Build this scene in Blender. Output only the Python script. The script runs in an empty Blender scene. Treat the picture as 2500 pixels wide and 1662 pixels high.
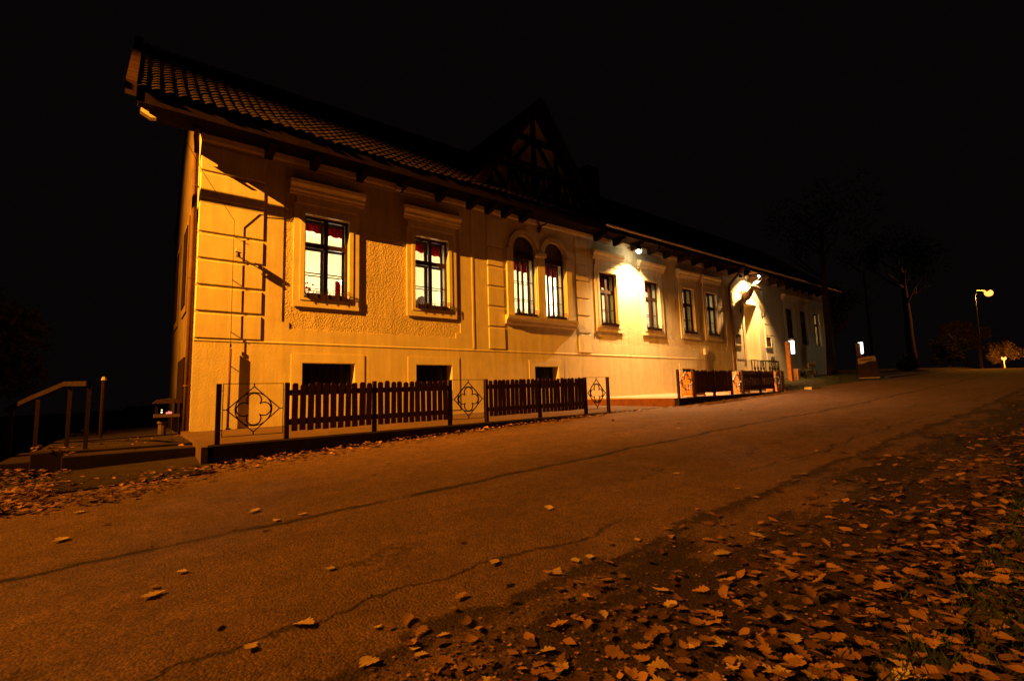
import bpy, math, random
from mathutils import Vector, Matrix
R = random.Random(7)
sc = bpy.context.scene
C = sc.collection
PI = math.pi

# ------------------------------------------------------------------ materials
MATS = {}
def mat(name, col, rough=0.85, n_scale=3.0, n_amt=0.15, b_scale=40.0, b_str=0.0, b_dist=0.01,
        metal=0.0, emit=None, emit_s=0.0, spec=0.12, streak=0.0):
    if name in MATS: return MATS[name]
    m = bpy.data.materials.new(name); m.use_nodes = True
    nt = m.node_tree; N = nt.nodes; L = nt.links
    b = N['Principled BSDF']
    b.inputs['Roughness'].default_value = rough
    b.inputs['Metallic'].default_value = metal
    b.inputs['Specular IOR Level'].default_value = spec
    geo = N.new('ShaderNodeNewGeometry')
    nz = N.new('ShaderNodeTexNoise'); nz.inputs['Scale'].default_value = n_scale
    nz.inputs['Detail'].default_value = 6; nz.inputs['Roughness'].default_value = 0.65
    L.new(geo.outputs['Position'], nz.inputs['Vector'])
    mp = N.new('ShaderNodeMapRange')
    mp.inputs['From Min'].default_value = 0.3; mp.inputs['From Max'].default_value = 0.7
    mp.inputs['To Min'].default_value = 1 - n_amt; mp.inputs['To Max'].default_value = 1 + n_amt
    L.new(nz.outputs['Fac'], mp.inputs['Value'])
    mx = N.new('ShaderNodeVectorMath'); mx.operation = 'SCALE'
    mx.inputs[0].default_value = col[:3]
    fac = mp.outputs['Result']
    if streak > 0:     # rain streaks: noise drawn out down the wall, and blotchy old stains
        vm = N.new('ShaderNodeVectorMath'); vm.operation = 'MULTIPLY'; vm.inputs[1].default_value = (3.2, 3.2, 0.28)
        L.new(geo.outputs['Position'], vm.inputs[0])
        n3 = N.new('ShaderNodeTexNoise'); n3.inputs['Scale'].default_value = 1.6; n3.inputs['Detail'].default_value = 7; n3.inputs['Roughness'].default_value = 0.7
        L.new(vm.outputs[0], n3.inputs['Vector'])
        m3 = N.new('ShaderNodeMapRange'); m3.inputs['From Min'].default_value = 0.36; m3.inputs['From Max'].default_value = 0.62
        m3.inputs['To Min'].default_value = 1 - streak; m3.inputs['To Max'].default_value = 1.04
        L.new(n3.outputs['Fac'], m3.inputs['Value'])
        mu = N.new('ShaderNodeMath'); mu.operation = 'MULTIPLY'; L.new(fac, mu.inputs[0]); L.new(m3.outputs['Result'], mu.inputs[1]); fac = mu.outputs[0]
    L.new(fac, mx.inputs['Scale'])
    L.new(mx.outputs['Vector'], b.inputs['Base Color'])
    if b_str > 0:
        n2 = N.new('ShaderNodeTexNoise'); n2.inputs['Scale'].default_value = b_scale
        n2.inputs['Detail'].default_value = 5
        L.new(geo.outputs['Position'], n2.inputs['Vector'])
        bp = N.new('ShaderNodeBump'); bp.inputs['Strength'].default_value = b_str
        bp.inputs['Distance'].default_value = b_dist
        L.new(n2.outputs['Fac'], bp.inputs['Height'])
        L.new(bp.outputs['Normal'], b.inputs['Normal'])
    if emit:
        b.inputs['Emission Color'].default_value = (*emit, 1)
        b.inputs['Emission Strength'].default_value = emit_s
    MATS[name] = m
    return m

WALL = mat('smooth_render', (0.72, 0.61, 0.34), 0.9, 2.4, 0.10, 25, 0.3, 0.012, streak=0.16)
TRIM = mat('trim_render', (0.74, 0.63, 0.36), 0.9, 3.0, 0.10, 30, 0.2, 0.008, streak=0.14)
ROUGH = mat('roughcast_render', (0.64, 0.52, 0.28), 0.95, 1.5, 0.12, 32, 1.0, 0.036, streak=0.18)
GABLE = mat('dark_gable_render', (0.15, 0.105, 0.05), 0.95, 1.6, 0.35, 30, 0.4, 0.01)  # side wall render, far darker than the front
DARKWOOD = mat('dark_window_wood', (0.045, 0.022, 0.013), 0.55, 8, 0.2)
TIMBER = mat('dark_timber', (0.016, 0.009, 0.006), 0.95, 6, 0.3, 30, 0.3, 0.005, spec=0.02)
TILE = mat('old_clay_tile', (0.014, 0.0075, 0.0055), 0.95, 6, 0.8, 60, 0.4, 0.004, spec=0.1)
BARGE = mat('barge_board_paint', (0.032, 0.017, 0.010), 0.95, 5, 0.4, spec=0.0)
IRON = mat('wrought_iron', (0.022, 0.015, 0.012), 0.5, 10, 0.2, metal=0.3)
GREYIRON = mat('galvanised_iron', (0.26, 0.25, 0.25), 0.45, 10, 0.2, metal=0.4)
ZINC = mat('old_zinc', (0.34, 0.26, 0.18), 0.5, 6, 0.25, metal=0.5)
PIPE = mat('brown_pipe_paint', (0.11, 0.055, 0.03), 0.6, 6, 0.2)
PICKET = mat('stained_picket_wood', (0.070, 0.029, 0.016), 0.75, 9, 0.3, 40, 0.2, 0.003)
POST = mat('dark_post_steel', (0.035, 0.018, 0.012), 0.6, 9, 0.2)
ORANGE = mat('orange_stained_wood', (0.50, 0.225, 0.07), 0.7, 7, 0.25, 40, 0.2, 0.003)
CONC = mat('old_concrete', (0.030, 0.018, 0.012), 0.95, 3, 0.35, 60, 0.5, 0.01)
SLABFACE = mat('dark_slab_concrete', (0.020, 0.013, 0.010), 0.95, 3, 0.3, 40, 0.5, 0.01, spec=0.05)
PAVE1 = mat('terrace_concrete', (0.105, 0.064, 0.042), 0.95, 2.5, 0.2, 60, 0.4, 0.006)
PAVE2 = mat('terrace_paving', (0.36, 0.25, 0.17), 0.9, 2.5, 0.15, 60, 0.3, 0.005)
RED = mat('red_cloth', (0.55, 0.012, 0.02), 0.9, 8, 0.25)
CREAMROOM = mat('cream_room_paint', (0.86, 0.78, 0.58), 0.9, 2, 0.04)
FLOORWOOD = mat('room_floor_wood', (0.30, 0.17, 0.08), 0.6, 6, 0.2)
GREYBOX = mat('pale_fitting_plastic', (0.62, 0.55, 0.40), 0.5, 8, 0.08)
STONE = mat('rough_stone', (0.10, 0.062, 0.040), 0.95, 8, 0.3, 30, 0.6, 0.01)
BARK = mat('tree_bark', (0.042, 0.026, 0.016), 0.95, 7, 0.4, 20, 0.8, 0.03)
FUR = mat('deer_fur', (0.13, 0.075, 0.04), 0.95, 30, 0.35, 120, 0.5, 0.004)
ANTLER = mat('pale_antler', (0.75, 0.62, 0.42), 0.6, 12, 0.2)
ANTLERD = mat('dark_antler', (0.09, 0.05, 0.03), 0.7, 12, 0.2)
SOIL = mat('soil', (0.03, 0.02, 0.013), 0.95, 20, 0.4, 50, 0.7, 0.02)
FLOWERRED = mat('red_petals', (0.6, 0.03, 0.03), 0.8, 10, 0.2)
CREAMSIGN = mat('cream_sign_paint', (0.42, 0.30, 0.15), 0.7, 8, 0.06)
BROWNSIGN = mat('brown_sign_board', (0.028, 0.015, 0.014), 0.7, 5, 0.3)
INK = mat('brown_sign_letters', (0.09, 0.035, 0.015), 0.8, 5, 0.1)
SEAL = mat('red_seal_paint', (0.30, 0.015, 0.02), 0.7, 5, 0.1)
PAPER = mat('dark_menu_paper', (0.09, 0.05, 0.03), 0.8, 6, 0.2)

def emis(name, col, s):
    m = bpy.data.materials.new(name); m.use_nodes = True
    nt = m.node_tree; nt.nodes.clear()
    e = nt.nodes.new('ShaderNodeEmission'); o = nt.nodes.new('ShaderNodeOutputMaterial')
    e.inputs[0].default_value = (*col, 1); e.inputs[1].default_value = s
    nt.links.new(e.outputs[0], o.inputs[0]); return m
BULB_WARM = emis('warm_bulb_glow', (1.0, 0.80, 0.48), 60)
BULB_FLOOD = emis('floodlight_lens_glow', (1.0, 0.90, 0.66), 90)
BULB_SODIUM = emis('sodium_bulb_glow', (1.0, 0.40, 0.075), 2.3)
LANTERN = emis('lantern_glass_glow', (0.95, 1.0, 0.96), 3.2)
EMBER = emis('ember_glow', (1.0, 0.16, 0.13), 2.0)
CANDLE = emis('candle_flame_glow', (1.0, 0.65, 0.35), 3.0)

def glass_mat():
    m = bpy.data.materials.new('window_glass'); m.use_nodes = True
    nt = m.node_tree; N = nt.nodes; N.clear(); L = nt.links
    o = N.new('ShaderNodeOutputMaterial'); mx = N.new('ShaderNodeMixShader')
    t = N.new('ShaderNodeBsdfTransparent'); g = N.new('ShaderNodeBsdfGlossy')
    t.inputs[0].default_value = (0.96, 0.97, 0.96, 1); g.inputs['Roughness'].default_value = 0.03
    f = N.new('ShaderNodeFresnel'); f.inputs[0].default_value = 1.45
    L.new(f.outputs[0], mx.inputs[0]); L.new(t.outputs[0], mx.inputs[1]); L.new(g.outputs[0], mx.inputs[2])
    L.new(mx.outputs[0], o.inputs[0]); return m
GLASS = glass_mat()

def leaf_mat(name, c1, c2, n=4.0):
    m = bpy.data.materials.new(name); m.use_nodes = True
    nt = m.node_tree; N = nt.nodes; L = nt.links; b = N['Principled BSDF']
    b.inputs['Roughness'].default_value = 0.75; b.inputs['Specular IOR Level'].default_value = 0.25
    oi = N.new('ShaderNodeObjectInfo'); geo = N.new('ShaderNodeNewGeometry')
    wn = N.new('ShaderNodeMath'); wn.operation = 'ADD'
    L.new(oi.outputs['Random'], wn.inputs[0]); L.new(geo.outputs['Random Per Island'], wn.inputs[1])
    fr = N.new('ShaderNodeMath'); fr.operation = 'FRACT'; L.new(wn.outputs[0], fr.inputs[0])
    cr = N.new('ShaderNodeMix'); cr.data_type = 'RGBA'
    cr.inputs[6].default_value = (*c1, 1); cr.inputs[7].default_value = (*c2, 1)
    pw = N.new('ShaderNodeMath'); pw.operation = 'POWER'; pw.inputs[1].default_value = 1.5; L.new(fr.outputs[0], pw.inputs[0])
    L.new(pw.outputs[0], cr.inputs[0])
    nz = N.new('ShaderNodeTexNoise'); nz.inputs['Scale'].default_value = n * 12
    L.new(geo.outputs['Position'], nz.inputs['Vector'])
    mp = N.new('ShaderNodeMapRange'); mp.inputs['To Min'].default_value = 0.7; mp.inputs['To Max'].default_value = 1.25
    L.new(nz.outputs['Fac'], mp.inputs['Value'])
    s = N.new('ShaderNodeVectorMath'); s.operation = 'SCALE'
    L.new(cr.outputs[2], s.inputs[0]); L.new(mp.outputs['Result'], s.inputs['Scale'])
    L.new(s.outputs['Vector'], b.inputs['Base Color'])
    return m
LEAF = leaf_mat('dry_oak_leaf', (0.06, 0.026, 0.013), (0.45, 0.225, 0.08))
LEAFP = leaf_mat('pale_oak_leaf', (0.44, 0.28, 0.12), (0.62, 0.42, 0.18))
GRASSM = leaf_mat('grass_blade', (0.02, 0.035, 0.012), (0.05, 0.075, 0.026))
FOLIAGE = leaf_mat('dark_foliage', (0.012, 0.014, 0.006), (0.04, 0.032, 0.014))
FOLIAGE_AUT = leaf_mat('autumn_foliage', (0.12, 0.08, 0.035), (0.40, 0.25, 0.09))

def road_mat():
    m = bpy.data.materials.new('worn_asphalt'); m.use_nodes = True
    nt = m.node_tree; N = nt.nodes; L = nt.links; b = N['Principled BSDF']
    b.inputs['Roughness'].default_value = 0.85; b.inputs['Specular IOR Level'].default_value = 0.25
    geo = N.new('ShaderNodeNewGeometry'); sep = N.new('ShaderNodeSeparateXYZ')
    L.new(geo.outputs['Position'], sep.inputs[0])
    def noise(scale, detail=5, rough=0.6, vec=None):
        n = N.new('ShaderNodeTexNoise'); n.inputs['Scale'].default_value = scale
        n.inputs['Detail'].default_value = detail; n.inputs['Roughness'].default_value = rough
        L.new(vec if vec else geo.outputs['Position'], n.inputs['Vector']); return n.outputs['Fac']
    def mth(op, a, c=None):
        n = N.new('ShaderNodeMath'); n.operation = op
        for i, v in enumerate((a, c)):
            if v is None: continue
            if isinstance(v, (int, float)): n.inputs[i].default_value = v
            else: L.new(v, n.inputs[i])
        return n.outputs[0]
    def rng(v, a, c, d, e):
        n = N.new('ShaderNodeMapRange'); L.new(v, n.inputs['Value'])
        for k, x in zip(('From Min', 'From Max', 'To Min', 'To Max'), (a, c, d, e)): n.inputs[k].default_value = x
        return n.outputs['Result']
    mapn = N.new('ShaderNodeVectorMath'); mapn.operation = 'MULTIPLY'
    mapn.inputs[1].default_value = (0.35, 1.0, 1.0); L.new(geo.outputs['Position'], mapn.inputs[0])
    big = noise(0.9, 6, 0.7, mapn.outputs[0]); fine = noise(85, 4, 0.85); mid = noise(11, 6, 0.75)
    n1 = noise(0.55, 8, 0.62); n2 = noise(1.6, 8, 0.7); n3 = noise(0.4, 7, 0.65)
    base = mth('MULTIPLY', rng(big, 0.3, 0.7, 0.82, 1.15), rng(fine, 0.3, 0.7, 0.5, 1.5))
    vo = N.new('ShaderNodeTexVoronoi'); vo.inputs['Scale'].default_value = 75; L.new(geo.outputs['Position'], vo.inputs['Vector'])
    sp = N.new('ShaderNodeSeparateColor'); L.new(vo.outputs['Color'], sp.inputs[0])
    stone = rng(sp.outputs[0], 0.0, 1.0, 0.72, 1.32)
    base = mth('MULTIPLY', base, stone)
    blot = noise(2.6, 6, 0.7)
    base = mth('MULTIPLY', base, rng(blot, 0.35, 0.65, 0.80, 1.15))
    base = mth('MULTIPLY', base, rng(mid, 0.3, 0.7, 0.74, 1.26))
    # lengthwise seam at y = -7.3, wandering; cracks are gaps in the asphalt surface
    y = sep.outputs['Y']
    def crack(y0, wob, nn, w0, w1, gate=None):
        yy = mth('ADD', mth('SUBTRACT', y, y0), mth('MULTIPLY', mth('SUBTRACT', nn, 0.5), wob))
        d = mth('ABSOLUTE', yy)
        c = rng(d, w0, w1, 1.0, 0.0)
        if gate is not None: c = mth('MULTIPLY', c, gate)
        return c
    wob = mth('MULTIPLY', mth('SUBTRACT', noise(7, 6, 0.75), 0.5), 0.22)
    n1 = mth('ADD', n1, wob)
    c1 = crack(-7.34, 0.55, n1, 0.008, 0.07, rng(n2, 0.34, 0.5, 0.25, 1.0))
    c2 = crack(-9.25, 1.3, n3, 0.003, 0.028, rng(n1, 0.40, 0.52, 0, 0.8))
    c3 = crack(-8.6, 2.6, n1, 0.002, 0.022, rng(n3, 0.46, 0.56, 0, 0.7))
    c4 = crack(-5.9, 1.8, n3, 0.002, 0.02, rng(n2, 0.46, 0.56, 0, 0.5))
    cr = mth('MAXIMUM', mth('MAXIMUM', c1, c2), mth('MAXIMUM', c3, c4))
    # earth washed over the outer margin: starts near y=-9.6, broken edge and bare patches
    nb = noise(2.2, 9, 0.72)
    edge = mth('ADD', mth('ADD', y, 9.62), mth('MULTIPLY', mth('SUBTRACT', n2, 0.5), 0.5))
    edge = mth('ADD', edge, mth('MULTIPLY', mth('SUBTRACT', nb, 0.5), 0.45))
    nd = noise(14, 6, 0.75)
    edge = mth('ADD', edge, mth('MULTIPLY', mth('SUBTRACT', nd, 0.5), 0.16))
    m0 = rng(edge, 0.0, -0.035, 0.0, 1.0)
    nc = noise(1.5, 9, 0.75, mapn.outputs[0])
    patch = rng(mth('ADD', mth('ADD', nc, mth('MULTIPLY', nd, 0.12)), rng(y, -9.6, -11.2, -0.03, 0.13)), 0.53, 0.59, 0.12, 1.0)
    rim = rng(mth('ABSOLUTE', mth('ADD', edge, 0.07)), 0.03, 0.13, 1.0, 0.0)
    patch = mth('MAXIMUM', patch, mth('MULTIPLY', rim, 0.9))
    dirt = mth('MULTIPLY', m0, patch)
    mixd = N.new('ShaderNodeMix'); mixd.data_type = 'RGBA'
    mixd.inputs[6].default_value = (0.140, 0.076, 0.048, 1); mixd.inputs[7].default_value = (0.034, 0.019, 0.012, 1)
    L.new(dirt, mixd.inputs[0])
    mixc = N.new('ShaderNodeMix'); mixc.data_type = 'RGBA'; mixc.inputs[7].default_value = (0.018, 0.012, 0.010, 1)
    L.new(mixd.outputs[2], mixc.inputs[6]); L.new(cr, mixc.inputs[0])
    sc_ = N.new('ShaderNodeVectorMath'); sc_.operation = 'SCALE'
    L.new(mixc.outputs[2], sc_.inputs[0]); L.new(base, sc_.inputs['Scale'])
    L.new(sc_.outputs['Vector'], b.inputs['Base Color'])
    h = mth('ADD', mth('MULTIPLY', fine, 0.5), mth('MULTIPLY', mid, 0.9))
    h = mth('SUBTRACT', h, mth('MULTIPLY', cr, 1.6))
    h = mth('SUBTRACT', h, mth('MULTIPLY', vo.outputs['Distance'], 0.9))
    h = mth('ADD', h, mth('MULTIPLY', mth('MULTIPLY', dirt, nb), 0.8))
    bp = N.new('ShaderNodeBump'); bp.inputs['Strength'].default_value = 0.65; bp.inputs['Distance'].default_value = 0.012
    L.new(h, bp.inputs['Height']); L.new(bp.outputs['Normal'], b.inputs['Normal'])
    return m
ROAD = road_mat()
GROUND = mat('earth_and_moss', (0.05, 0.038, 0.022), 0.95, 2.2, 0.5, 18, 0.8, 0.04)

# ------------------------------------------------------------------ mesh helpers
class MB:
    def __init__(s): s.v = []; s.f = []
    def quad(s, a, b, c, d):
        n = len(s.v); s.v += [a, b, c, d]; s.f.append((n, n+1, n+2, n+3))
    def box(s, x0, x1, y0, y1, z0, z1):
        n = len(s.v)
        s.v += [(x0,y0,z0),(x1,y0,z0),(x1,y1,z0),(x0,y1,z0),(x0,y0,z1),(x1,y0,z1),(x1,y1,z1),(x0,y1,z1)]
        s.f += [tuple(n+i for i in q) for q in ((0,3,2,1),(4,5,6,7),(0,1,5,4),(1,2,6,5),(2,3,7,6),(3,0,4,7))]
        return s
    def prism(s, poly, axis, a, b):
        """extrude a 2D polygon (in the other two axes, order x<y<z) along axis between a and b"""
        n = len(s.v); k = len(poly)
        def P(p, t):
            return {'x': (t, p[0], p[1]), 'y': (p[0], t, p[1]), 'z': (p[0], p[1], t)}[axis]
        s.v += [P(p, a) for p in poly] + [P(p, b) for p in poly]
        s.f.append(tuple(range(n, n+k))); s.f.append(tuple(range(n+2*k-1, n+k-1, -1)))
        for i in range(k):
            j = (i+1) % k; s.f.append((n+i, n+k+i, n+k+j, n+j))
        return s
    def tube(s, pts, r, n=6, closed=False, cap=True):
        pts = [Vector(p) for p in pts]; k = len(pts)
        rs = r if isinstance(r, (list, tuple)) else [r]*k
        base = len(s.v); up = None
        for i, p in enumerate(pts):
            if closed: t = pts[(i+1) % k] - pts[i-1]
            else: t = pts[min(i+1, k-1)] - pts[max(i-1, 0)]
            t.normalize()
            if up is None:
                up = Vector((0, 0, 1)) if abs(t.z) < 0.9 else Vector((1, 0, 0))
            if t.cross(up).length < .05: up = Vector((0.0, 1.0, 0.0)) if abs(t.y) < .9 else Vector((0.0, 0.0, 1.0))
            a = t.cross(up).normalized(); bb = a.cross(t).normalized(); up = bb
            for j in range(n):
                w = 2*PI*(j+0.5)/n
                s.v.append(tuple(p + (a*math.cos(w) + bb*math.sin(w))*rs[i]))
        for i in range(k if closed else k-1):
            i2 = (i+1) % k
            for j in range(n):
                j2 = (j+1) % n
                s.f.append((base+i*n+j, base+i*n+j2, base+i2*n+j2, base+i2*n+j))
        if cap and not closed:
            s.f.append(tuple(base+j for j in range(n-1, -1, -1)))
            s.f.append(tuple(base+(k-1)*n+j for j in range(n)))
        return s
    def bars(s, pts, r, n=4, closed=True):
        k = len(pts)
        for i in range(k if closed else k-1):
            p, q = Vector(pts[i]), Vector(pts[(i+1) % k]); d = (q-p).normalized()*r*.6
            s.tube([tuple(p-d), tuple(q+d)], r, n)
        return s
    def sphere(s, c, r, nu=10, nv=7):
        base = len(s.v)
        for i in range(nv+1):
            th = PI*i/nv
            for j in range(nu):
                ph = 2*PI*j/nu
                s.v.append((c[0]+r*math.sin(th)*math.cos(ph), c[1]+r*math.sin(th)*math.sin(ph), c[2]+r*math.cos(th)))
        for i in range(nv):
            for j in range(nu):
                j2 = (j+1) % nu
                s.f.append((base+i*nu+j, base+(i+1)*nu+j, base+(i+1)*nu+j2, base+i*nu+j2))
        return s
    def cells(s, xs, zs, solid, y0, y1):
        """a slab between y0 (front) and y1, made of the grid cells for which solid() holds"""
        nx, nz = len(xs)-1, len(zs)-1
        on = [[solid((xs[i]+xs[i+1])/2, (zs[j]+zs[j+1])/2) for j in range(nz)] for i in range(nx)]
        g = lambda i, j: 0 <= i < nx and 0 <= j < nz and on[i][j]
        for i in range(nx):
            for j in range(nz):
                if not on[i][j]: continue
                a, b, c, d = xs[i], xs[i+1], zs[j], zs[j+1]
                s.quad((a,y0,c),(b,y0,c),(b,y0,d),(a,y0,d))
                s.quad((a,y1,d),(b,y1,d),(b,y1,c),(a,y1,c))
                if not g(i-1, j): s.quad((a,y1,c),(a,y0,c),(a,y0,d),(a,y1,d))
                if not g(i+1, j): s.quad((b,y0,c),(b,y1,c),(b,y1,d),(b,y0,d))
                if not g(i, j-1): s.quad((a,y1,c),(b,y1,c),(b,y0,c),(a,y0,c))
                if not g(i, j+1): s.quad((a,y0,d),(b,y0,d),(b,y1,d),(a,y1,d))
        return s
    def arch_fill(s, cx, r, z0, ztop, y0, y1, n=14):
        """the wall left over between an arch of radius r springing at z0 and the line ztop"""
        for i in range(n):
            a0, a1 = PI - PI*i/n, PI - PI*(i+1)/n
            p, q = (cx+r*math.cos(a0), z0+r*math.sin(a0)), (cx+r*math.cos(a1), z0+r*math.sin(a1))
            s.quad((p[0],y0,p[1]),(q[0],y0,q[1]),(q[0],y0,ztop),(p[0],y0,ztop))
            s.quad((q[0],y1,q[1]),(p[0],y1,p[1]),(p[0],y1,ztop),(q[0],y1,ztop))
            s.quad((p[0],y1,p[1]),(q[0],y1,q[1]),(q[0],y0,q[1]),(p[0],y0,p[1]))
        return s
    def arch_band(s, cx, r0, r1, z0, y0, y1, n=16):
        for i in range(n):
            a0, a1 = PI - PI*i/n, PI - PI*(i+1)/n
            f = lambda r, a: (cx+r*math.cos(a), z0+r*math.sin(a))
            A, B, Cc, D = f(r0,a0), f(r0,a1), f(r1,a1), f(r1,a0)
            s.quad((A[0],y0,A[1]),(B[0],y0,B[1]),(Cc[0],y0,Cc[1]),(D[0],y0,D[1]))
            s.quad((D[0],y0,D[1]),(Cc[0],y0,Cc[1]),(Cc[0],y1,Cc[1]),(D[0],y1,D[1]))
            s.quad((A[0],y1,A[1]),(B[0],y1,B[1]),(B[0],y0,B[1]),(A[0],y0,A[1]))
        return s
    def build(s, name, m, parent=None, local=False, smooth=False, bevel=0.0):
        me = bpy.data.meshes.new(name); me.from_pydata(s.v, [], s.f); me.validate(); me.update()
        me.materials.append(m)
        if smooth: me.shade_smooth()
        o = bpy.data.objects.new(name, me); C.objects.link(o)
        if parent is not None:
            o.parent = parent
            if not local and parent.type == 'EMPTY': o.location = -Vector(parent.location)
        if bevel > 0:
            md = o.modifiers.new('edge', 'BEVEL'); md.width = bevel; md.segments = 2; md.limit_method = 'ANGLE'
        return o

def tag(o, label=None, cat=None, group=None, kind=None):
    if label: o['label'] = label
    if cat: o['category'] = cat
    if group: o['group'] = group
    if kind: o['kind'] = kind
    return o
def thing(name, label, cat, loc=(0,0,0), group=None):
    o = bpy.data.objects.new(name, None); o.empty_display_size = 0.2
    C.objects.link(o); o.location = loc
    return tag(o, label, cat, group)
def copy_tree(o, loc, rz=None, label=None, parent=None):
    c = o.copy(); C.objects.link(c)
    if parent is None:
        c.location = loc
        if rz is not None: c.rotation_euler.z = rz
        if label: c['label'] = label
    else: c.parent = parent
    for ch in list(o.children): copy_tree(ch, None, parent=c)
    return c
def lerp(x, xs, zs):
    if x <= xs[0]: return zs[0]
    for i in range(len(xs)-1):
        if x <= xs[i+1]: return zs[i] + (zs[i+1]-zs[i])*(x-xs[i])/(xs[i+1]-xs[i])
    return zs[-1]
def spot(name, loc, target, power, col, size, blend, radius, parent=None):
    l = bpy.data.lights.new(name, 'SPOT'); l.energy = power; l.color = col
    l.spot_size = math.radians(size); l.spot_blend = blend; l.shadow_soft_size = radius
    o = bpy.data.objects.new(name, l); C.objects.link(o)
    d = Vector(target) - Vector(loc)
    o.rotation_euler = d.to_track_quat('-Z', 'Y').to_euler()
    o.location = Vector(loc)
    if parent is not None: o.parent = parent; o.location = Vector(loc) - Vector(parent.location)
    return o
def point(name, loc, power, col, radius, parent=None):
    l = bpy.data.lights.new(name, 'POINT'); l.energy = power; l.color = col; l.shadow_soft_size = radius
    o = bpy.data.objects.new(name, l); C.objects.link(o); o.location = Vector(loc)
    if parent is not None: o.parent = parent; o.location = Vector(loc) - Vector(parent.location)
    return o

# ------------------------------------------------------------------ terrain
RX = [-40,-15,.9,4.9,9.6,12.6,19.6,30,45,60,100,220]; RZ = [-2.4,-1.45,-.89,-.73,-.56,-.50,-.235,.17,.72,1.0,-.5,-6]
def zr(x, y): return lerp(x, RX, RZ) + .033*(max(-13, min(4, y)) + 3.7)
def zg(x, y):
    z = zr(x, y) - 0.035
    if y < -11.15: z += 0.035 + min(0.25, (-11.15-y)*0.10) + 0.02*math.sin(3*x+5*y)
    if x > 20.3 and y > -3.5:
        z += 0.20*min(1, (x-20.3)/1.5)*min(1, (y+3.5)/0.8)
    if x < -1.25 and y > -2.6:
        z -= min(2.2, (-1.25-x)*0.8)*min(1, (y+2.6)/0.8)
    if x < 20.3 and y > -3.6 and x > 0.9: z -= 0.3
    return z
def sheet(name, xs, ys, zf, m, skip=None):
    b = MB(); idx = {}
    for i, x in enumerate(xs):
        for j, y in enumerate(ys):
            idx[i, j] = len(b.v); b.v.append((x, y, zf(x, y)))
    for i in range(len(xs)-1):
        for j in range(len(ys)-1):
            b.f.append((idx[i,j], idx[i+1,j], idx[i+1,j+1], idx[i,j+1]))
    return b.build(name, m, smooth=True)
def frange(a, b, n): return [a+(b-a)*i/n for i in range(n+1)]
gx = [-400,-120,-60,-30,-20,-14,-10,-7,-5,-4,-3.2,-2.6,-2,-1.6,-1.26,-1.24] + frange(-1,.86,4) + frange(.9,20.2,40) + frange(20.3,24,8) + frange(25,60,36) + [70,85,100,130,170,220,400]
gy = [-400,-150,-60,-30,-20,-16,-14] + frange(-13,-11,16) + frange(-10.5,-3.7,8) + [-3.6,-3.5,-3.2,-2.9,-2.62,-2.6,-2.2,-1.8,-1.2,-.6,0,.6,2,4,6,9,14,25,60,150,400]
tag(sheet('ground', gx, gy, zg, GROUND), kind='structure')
tag(sheet('road', [-40,-25,-15,-10,-6,-4,-2,0,.9]+frange(2,20,36)+frange(21,60,39)+[70,85,100], frange(-11.3,-3.62,24), lambda x, y: zr(x, y) + .006*math.sin(1.3*x+.7*y)*math.sin(.9*y), ROAD), kind='structure')
# small asphalt drive in front of the landing, left of the terrace
tag(sheet('driveway', frange(-.72,.9,6), frange(-4.3,-2.93,6), lambda x, y: zr(x, y)+.02+.05*max(0,(y+4.0)), mat('patched_asphalt',(0.034,0.022,0.015),0.95,5,0.3,70,0.6,0.01)), kind='structure')

# terrace 1 and 2
def z1(x, y): return -.61 + .0083*(x-.95) + .011*(y+3.6)
def z2(x, y): return -.28 + .0093*(x-12.6) + .0167*(y+3.6)
def slab(name, x0, x1, y0, y1, zf, zb, mtop):
    b = MB(); n = 24; m_ = 6
    xs = frange(x0, x1, n); ys = frange(y0, y1, m_)
    for i in range(n):
        for j in range(m_):
            b.quad(*[(x, y, zf(x, y)) for x, y in ((xs[i],ys[j]),(xs[i+1],ys[j]),(xs[i+1],ys[j+1]),(xs[i],ys[j+1]))])
        b.quad((xs[i],y0,zb),(xs[i+1],y0,zb),(xs[i+1],y0,zf(xs[i+1],y0)),(xs[i],y0,zf(xs[i],y0)))
    for j in range(m_):
        b.quad((x0,ys[j+1],zb),(x0,ys[j],zb),(x0,ys[j],zf(x0,ys[j])),(x0,ys[j+1],zf(x0,ys[j+1])))
        b.quad((x1,ys[j],zb),(x1,ys[j+1],zb),(x1,ys[j+1],zf(x1,ys[j+1])),(x1,ys[j],zf(x1,ys[j])))
    o = b.build(name, mtop); tag(o, kind='structure'); return o
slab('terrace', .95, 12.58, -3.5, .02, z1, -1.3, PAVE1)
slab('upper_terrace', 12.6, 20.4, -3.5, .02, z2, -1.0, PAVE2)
def curb(name, x0, x1, zf, end):
    b = MB(); xs = frange(x0, x1, 12)
    for i in range(12):
        a, c = xs[i], xs[i+1]
        p = [(a,-3.66,-1.35),(c,-3.66,-1.35),(c,-3.66,zf(c,-3.6)-.01),(a,-3.66,zf(a,-3.6)-.01)]; b.quad(*p)
        b.quad((a,-3.66,zf(a,-3.6)-.01),(c,-3.66,zf(c,-3.6)-.01),(c,-3.64,zf(c,-3.6)+.008),(a,-3.64,zf(a,-3.6)+.008))
        b.quad((a,-3.64,zf(a,-3.6)+.008),(c,-3.64,zf(c,-3.6)+.008),(c,-3.503,zf(c,-3.6)+.008),(a,-3.503,zf(a,-3.6)+.008))
    for x in (x0, x1):
        b.quad((x,-3.66,-1.35),(x,-3.66,zf(x,-3.6)-.01),(x,-3.503,zf(x,-3.6)+.008),(x,-3.503,-1.35))
    tag(b.build(name, SLABFACE), kind='structure')
curb('terrace_kerb', .88, 9.75, z1, True)
curb('upper_terrace_kerb', 12.55, 20.4, z2, True)
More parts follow.
